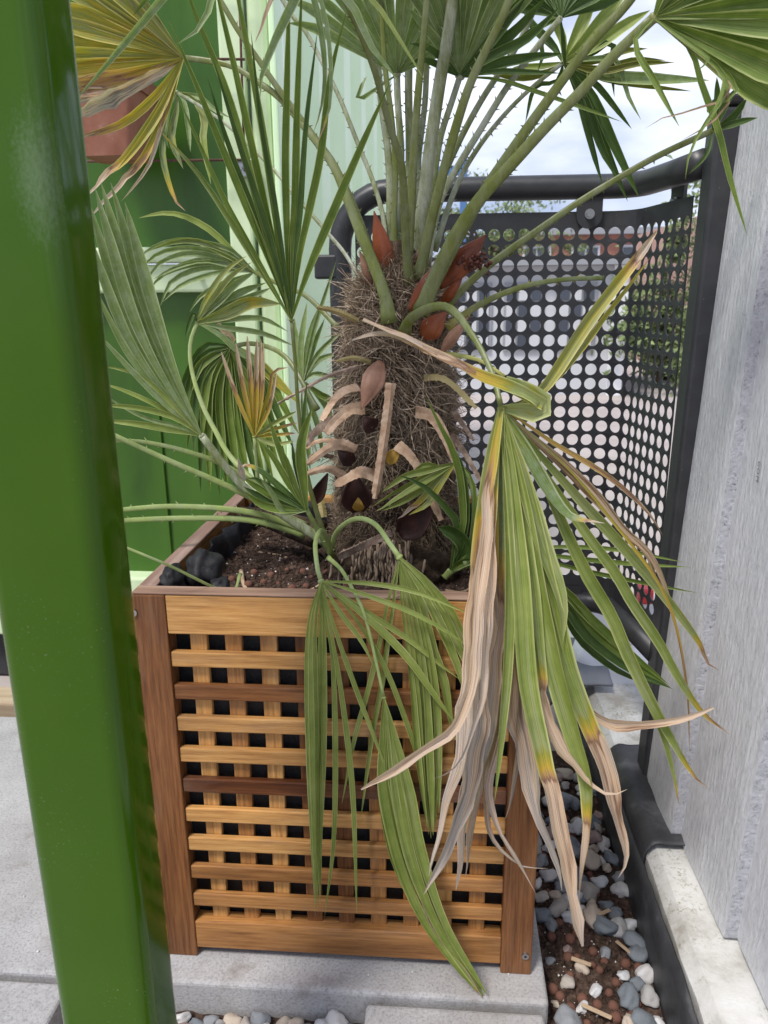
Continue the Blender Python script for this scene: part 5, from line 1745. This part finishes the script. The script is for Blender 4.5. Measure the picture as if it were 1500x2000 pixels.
def fan_up(hub, n, a0, a1, R0, w, bend=0.0, seedv=0):
    """segments of a fan given by angles (degrees, 90 = up) and length in pixels"""
    rr = random.Random(seedv)
    out = []
    for i in range(n):
        a = R(a0 + (a1 - a0) * i / (n - 1))
        L = R0 * rr.uniform(.88, 1.08)
        dx, dy = math.cos(a), -math.sin(a)
        out.append(([(hub[0] + dx * L * .5, hub[1] + dy * L * .5), (hub[0] + dx * L * .85, hub[1] + dy * L * .85 + bend * .4), (hub[0] + dx * L * 1.05, hub[1] + dy * L + bend)], w, dict(prof=FAN)))
    return out


# fan just left of the middle, hub in view
frond([(772, 530), (778, 400), (783, 300), (777, 200), (775, 146)], (.30, .34), (17, 13), fan_up((775, 143), 17, 150, 25, 260, 21, 20, 1) + [([(700, 195), (715, 150), (700, 190)], 9)], 'silver', 'silver', 22, tipY=.28, hubr=.007)
# fan right of the middle with pale ribs
frond([(818, 530), (828, 440), (845, 360), (860, 270), (882, 200), (898, 150)], (.29, .30), (15, 12), fan_up((900, 140), 14, 122, 48, 270, 20, 10, 2) + [
    ([(960, 110), (1030, 75), (1095, 12)], 20, dict(kind='dark')), ([(970, 125), (1040, 112), (1102, 105)], 20, dict(kind='dark')), ([(970, 140), (1040, 141), (1095, 143)], 11, dict(kind='dark')),
    ([(970, 155), (1050, 180), (1130, 208), (1215, 238)], 9, dict(kind='green')), ([(945, 95), (990, 40), (1040, -30)], 24, dict(kind='dark')), ([(950, 105), (1010, 55), (1070, -10)], 22, dict(kind='dark')),
    ([(860, 110), (830, 90), (800, 85)], 14, dict(kind='dark')), ([(850, 125), (820, 118), (795, 130)], 14, dict(kind='dark')), ([(865, 95), (820, 40), (790, 10)], 18),
], 'silver', 'silver', 26, tipY=.24, hubr=.008)
# plain stalks to fans above the frame
for pts, w, pk, yy in [([(795, 540), (803, 400), (808, 300), (818, 167), (831, 33), (838, -60)], (20, 13), 'green', (.24, .20)), ([(806, 560), (814, 470), (826, 400), (840, 290), (858, 167), (878, 50), (890, -60)], (26, 24), 'silver', (.28, .26)),
                       ([(818, 545), (842, 433), (867, 333), (890, 250), (917, 167), (948, 100), (988, 17), (1010, -50)], (22, 16), 'green', (.22, .16)), ([(755, 500), (762, 400), (758, 300), (747, 217), (738, 120), (735, -40)], (16, 12), 'silver', (.33, .37)),
                       ([(785, 480), (812, 380), (818, 300), (830, 200), (835, 100), (846, -20)], (13, 11), 'silver', (.36, .40)), ([(832, 520), (857, 400), (890, 333), (933, 262), (987, 175), (1035, 110), (1095, 35)], (15, 12), 'silver', (.27, .30)),
                       ([(848, 490), (890, 367), (933, 290), (987, 222), (1040, 170), (1100, 122)], (12, 8), 'silver', (.30, .38)), ([(808, 540), (835, 430), (868, 340), (905, 260), (950, 180), (1010, 90), (1060, -20)], (14, 11), 'silver', (.33, .36)), ([(790, 540), (797, 430), (800, 300), (798, 180), (800, 60), (806, -40)], (16, 15), 'silver', (.34, .36)), ([(778, 540), (770, 450), (772, 330), (765, 230), (752, 130), (742, -30)], (13, 10), 'green', (.30, .30)), ([(822, 606), (893, 468), (950, 368), (1000, 294), (1067, 200), (1150, 90), (1218, 16), (1260, -40)], (26, 18), 'green', (.20, .12))]:
    e = pts[-1]
    sg = fan_up(e, 9, 170, 10, 170, 26, 10, int(w[0])) if e[1] < 0 else []
    if e == (1095, 35):
        sg = fan_up(e, 13, 165, 20, 120, 22, 5, 5) + [([(1100, 80), (1103, 120), (1105, 140)], 9), ([(1040, 60), (1005, 90), (990, 110)], 12), ([(1060, 80), (1060, 110), (1050, 140)], 10)]
    if e == (1100, 122):
        sg = [([(1128, 180), (1150, 260), (1177, 362)], 15), ([(1140, 180), (1180, 280), (1226, 393)], 19), ([(1150, 175), (1200, 285), (1248, 385)], 20), ([(1160, 160), (1195, 200), (1234, 252)], 14), ([(1085, 160), (1045, 170), (1026, 240)], 9),
              ([(1140, 190), (1168, 270), (1190, 320), (1212, 352)], 17), ([(1090, 170), (1070, 190), (1063, 225)], 10), ([(1170, 135), (1240, 118), (1300, 118)], 14, dict(kind='olive')), ([(1170, 140), (1245, 125), (1318, 122)], 13, dict(kind='olive')), ([(1160, 120), (1220, 100), (1265, 95)], 14, dict(kind='olive')),
              ([(1170, 147), (1270, 155), (1385, 157)], 24, dict(kind='silver')), ([(1170, 152), (1240, 165), (1350, 178)], 10, dict(kind='olive')), ([(1130, 60), (1150, 10), (1165, -40)], 26, dict(kind='light')), ([(1150, 70), (1190, 20), (1230, -20)], 26, dict(kind='light')), ([(1160, 90), (1220, 50), (1270, 20)], 26, dict(kind='light')), ([(1080, 90), (1040, 50), (1020, 10)], 18), ([(1060, 130), (1010, 135), (980, 150)], 14, dict(kind='light')), ([(1070, 140), (1020, 150), (960, 145)], 16, dict(kind='olive')), ([(1150, 110), (1195, 80), (1194, 130), (1200, 190)], 12), ([(1160, 115), (1205, 120), (1225, 185), (1252, 234)], 12, dict(kind='silver')), ([(1100, 80), (1080, 30), (1075, -10)], 18, dict(kind='light'))]
    frond(pts, yy, w, sg, 'green' if e[1] < 0 else 'dark', pk, 30 if pk == 'green' else 22, tipY=yy[1] + .02)
# big fan at the upper right
segs = []
for i in range(11):
    a = R(70 - 104 * i / 10)
    L = 330
    segs.append(([(1277 + math.cos(a) * L * .5, 35 - math.sin(a) * L * .5), (1277 + math.cos(a) * L * .85, 35 - math.sin(a) * L * .85), (1277 + math.cos(a) * L * 1.1, 35 - math.sin(a) * L * 1.05)], 54, dict(prof=FAN)))
segs += [([(1345, 90), (1372, 170), (1402, 252), (1426, 350), (1460, 462)], 13), ([(1240, 85), (1280, 160), (1327, 248)], 13), ([(1400, 130), (1420, 180), (1395, 215), (1350, 290), (1338, 352)], 9), ([(1420, 160), (1400, 230), (1330, 275)], 6, dict(age=.72)),
         ([(1430, 170), (1350, 215), (1290, 232), (1258, 252)], 5, dict(age=.74)), ([(1400, 125), (1440, 180), (1390, 210)], 10), ([(1410, 140), (1400, 200), (1385, 240)], 10), ([(1380, 110), (1372, 130), (1360, 140)], 8)]
frond([(820, 610), (877, 484), (933, 394), (1000, 320), (1067, 247), (1133, 180), (1200, 107), (1277, 35)], (.175, .06), (30, 20), segs, 'green', 'green', 26, tipY=.02, hubr=.007, age=.03)
# lower stalks to the right
frond([(868, 600), (930, 540), (983, 497), (1050, 450), (1133, 393), (1233, 333), (1300, 297), (1392, 255)], (.22, .22), (15, 12), [([(1420, 200), (1440, 170)], 16, dict(kind='dark')), ([(1430, 230), (1460, 190)], 16, dict(kind='dark')), ([(1400, 200), (1400, 150)], 14, dict(kind='dark')), ([(1380, 300), (1345, 340)], 8, dict(kind='dark')), ([(1440, 240), (1480, 230)], 14, dict(kind='dark'))], 'green', 'green', 26, tipY=.18)
stalk(px_path([(872, 640), (905, 615), (950, 588), (1020, 560), (1100, 546), (1180, 543)], .22, .25), 14, 9, 'green', 14, name='cut_stalk')
stalk(px_path([(860, 690), (900, 695), (940, 705), (985, 735)], .21, .17), 10, 7, 'yellow', 6, name='cut_stalk')

# ------------------------------------------------------------------ background beyond the screen
def bx(name, x0, x1, y0, y1, z0, z1, m, parent, bev=0.0):
    return obj(name, boxm(x0, x1, y0, y1, z0, z1, bev=bev), m, parent)


BRICK = noisy('red_brick_far', [(0.3, (0.30, 0.13, 0.09)), (0.7, (0.42, 0.21, 0.16))], 6, rough=0.9, bs=0)
WHITEW = mat('white_render', (0.50, 0.51, 0.53), 0.8)[0]
GREYW2 = mat('grey_cladding', (0.27, 0.28, 0.30), 0.7)[0]
GLASS = mat('window_glass', (0.05, 0.06, 0.08), 0.08)[0]
BLUE = mat('blue_paint', (0.07, 0.16, 0.34), 0.5)[0]
hut = thing('site_cabin', (0.9, 7.2, -0.08), 'white panelled cabin with gridded windows across the paved yard', 'cabin')
xh0, xh1, yh = 0.2, 2.08, 7.0
bx('wall', xh0, xh1, yh, yh + 2, -0.085, 1.15, WHITEW, hut)
bx('corner_trim', 1.98, 2.12, yh - 0.05, yh - 0.003, -0.085, 1.15, mat('bright_white_trim', (0.8, 0.81, 0.84), 0.6)[0], hut)
bx('roof', xh0 - .1, xh1 + .1, yh - .15, yh + 2.1, 1.152, 1.21, GREYW2, hut)
for i in range(3):
    x = 0.45 + i * 0.5
    w = bx('window', x, x + 0.38, yh - .03, yh - .002, 0.35, 1.0, GREYW2, hut)
    for k in range(3):
        for j in range(4):
            pn = bx('pane', x + .02 + k * .117, x + .117 + k * .117, yh - .045, yh - .032, .38 + j * .15, .51 + j * .15, GLASS if (k + j) % 2 else WHITEW, None)
            pn.parent = w
bb = thing('brick_building', (6, 26, -0.08), 'red brick building with white framed windows behind the trees', 'building')
bx('wall', 2.2, 16, 24, 30, -0.085, 2.6, BRICK, bb)
bx('roof', 2.0, 16.2, 23.7, 30.3, 2.602, 2.78, GREYW2, bb)
for i in range(9):
    for j in range(2):
        x, z = 2.7 + i * 1.45, 0.35 + j * 1.15
        w = bx('window', x, x + .85, 23.92, 23.997, z, z + .8, WHITEW, bb)
        q = bx('pane', x + .07, x + .40, 23.90, 23.918, z + .07, z + .73, GLASS, None); q.parent = w
        q = bx('pane', x + .45, x + .78, 23.90, 23.918, z + .07, z + .73, GLASS, None); q.parent = w
# second brick house close on the right, seen through the side of the screen
b2 = thing('brick_house', (4.5, 9, -0.08), 'low brick house with white door seen through the folded side of the screen', 'house')
bx('wall', 3.3, 8, 9, 12, -0.085, 1.75, noisy('pink_brick_far', [(0.3, (0.40, 0.24, 0.19)), (0.7, (0.52, 0.34, 0.28))], 8, rough=0.9, bs=0), b2)
bx('door', 4.0, 4.5, 8.95, 8.997, -0.085, 1.2, WHITEW, b2)
for x in (3.5, 5.0, 6.0):
    w = bx('window', x, x + .35, 8.95, 8.997, .55, 1.25, WHITEW, b2)
    q = bx('pane', x + .04, x + .31, 8.93, 8.948, .6, 1.2, GLASS, None); q.parent = w
fr_ = thing('blue_frame', (0.7, 14, -0.08), 'blue steel frame standing far behind the screen', 'frame')
bx('upright', 0.62, 0.74, 14, 14.1, -0.085, 3.25, BLUE, fr_)
bx('upright', -0.2, -0.08, 14, 14.1, -0.085, 3.25, BLUE, fr_)
bx('crossbar', -0.08, 0.62, 14, 14.1, 2.95, 3.1, BLUE, fr_)
LEAFB = noisy('broadleaf_foliage', [(0.3, (0.08, 0.12, 0.04)), (0.55, (0.17, 0.22, 0.08)), (0.8, (0.28, 0.33, 0.13))], 3.5, rough=0.6, bs=0)
BARK = noisy('bark', [(0.3, (0.06, 0.045, 0.035)), (0.7, (0.14, 0.11, 0.085))], 20, rough=0.9)


def tree(name, x, y, h, rx, rz, zc, nleaf, leaf, label, cat, trunk_r_=0.06):
    t = thing(name, (x, y, -0.085), label, cat, None)
    rs = random.Random(int(x * 100 + y * 10))
    bm = bmesh.new()
    tube(bm, [Vector((x, y, -0.09)), Vector((x + .02, y, zc * .5)), Vector((x, y, zc))], [trunk_r_, trunk_r_ * .8, trunk_r_ * .5], 8)
    for k in range(7):
        a = rs.uniform(0, 6.28)
        e = Vector((x + math.cos(a) * rx * .7, y + math.sin(a) * rx * .7, zc + rs.uniform(-.2, .7) * rz))
        tube(bm, [Vector((x, y, zc * rs.uniform(.4, .9))), (Vector((x, y, zc * .8)) + e) / 2, e], [trunk_r_ * .5, trunk_r_ * .3, trunk_r_ * .1], 6)
    obj('trunk', bm, BARK, t, True)
    cl = [(Vector((rs.gauss(0, .5), rs.gauss(0, .5), rs.gauss(0, .5))), rs.uniform(.18, .38)) for _ in range(26)]
    v, f = [], []
    for _ in range(nleaf):
        c, r = rs.choice(cl)
        p = c + Vector((rs.gauss(0, 1), rs.gauss(0, 1), rs.gauss(0, 1))) * r * .5
        P = Vector((x + p.x * rx, y + p.y * rx, zc + p.z * rz))
        a = Vector((rs.gauss(0, 1), rs.gauss(0, 1), rs.gauss(0, 1))).normalized(); b = a.orthogonal().normalized()
        s = leaf * rs.uniform(.6, 1.3)
        k = len(v)
        v += [P - a * s, P + b * s * .45, P + a * s, P - b * s * .45]
        f.append((k, k + 1, k + 2, k + 3))
    obj('crown', pydata('crown', v, f), LEAFB, t)


tree('broadleaf_tree', 1.3, 16, 3.6, 1.5, .75, 2.2, 3600, .06, 'loose light green tree rising above the top tube of the screen', 'tree', .1)
tree('leafy_shrub', 2.65, 7.6, 1.4, .55, .85, .62, 5000, .045, 'bright green shrub growing beside the white cabin corner', 'shrub', .04)
tree('leafy_shrub', 2.95, 8.4, 1.2, .3, .4, .22, 2000, .045, 'low dark green shrub in front of the brick house', 'shrub', .04)
tree('broadleaf_tree', -1.2, 15, 3.4, 1.5, 1.0, 1.8, 5000, .07, 'green tree partly hidden behind the container end', 'tree', .1)

for o in list(bpy.data.objects):
    if '_o' in o: del o['_o']
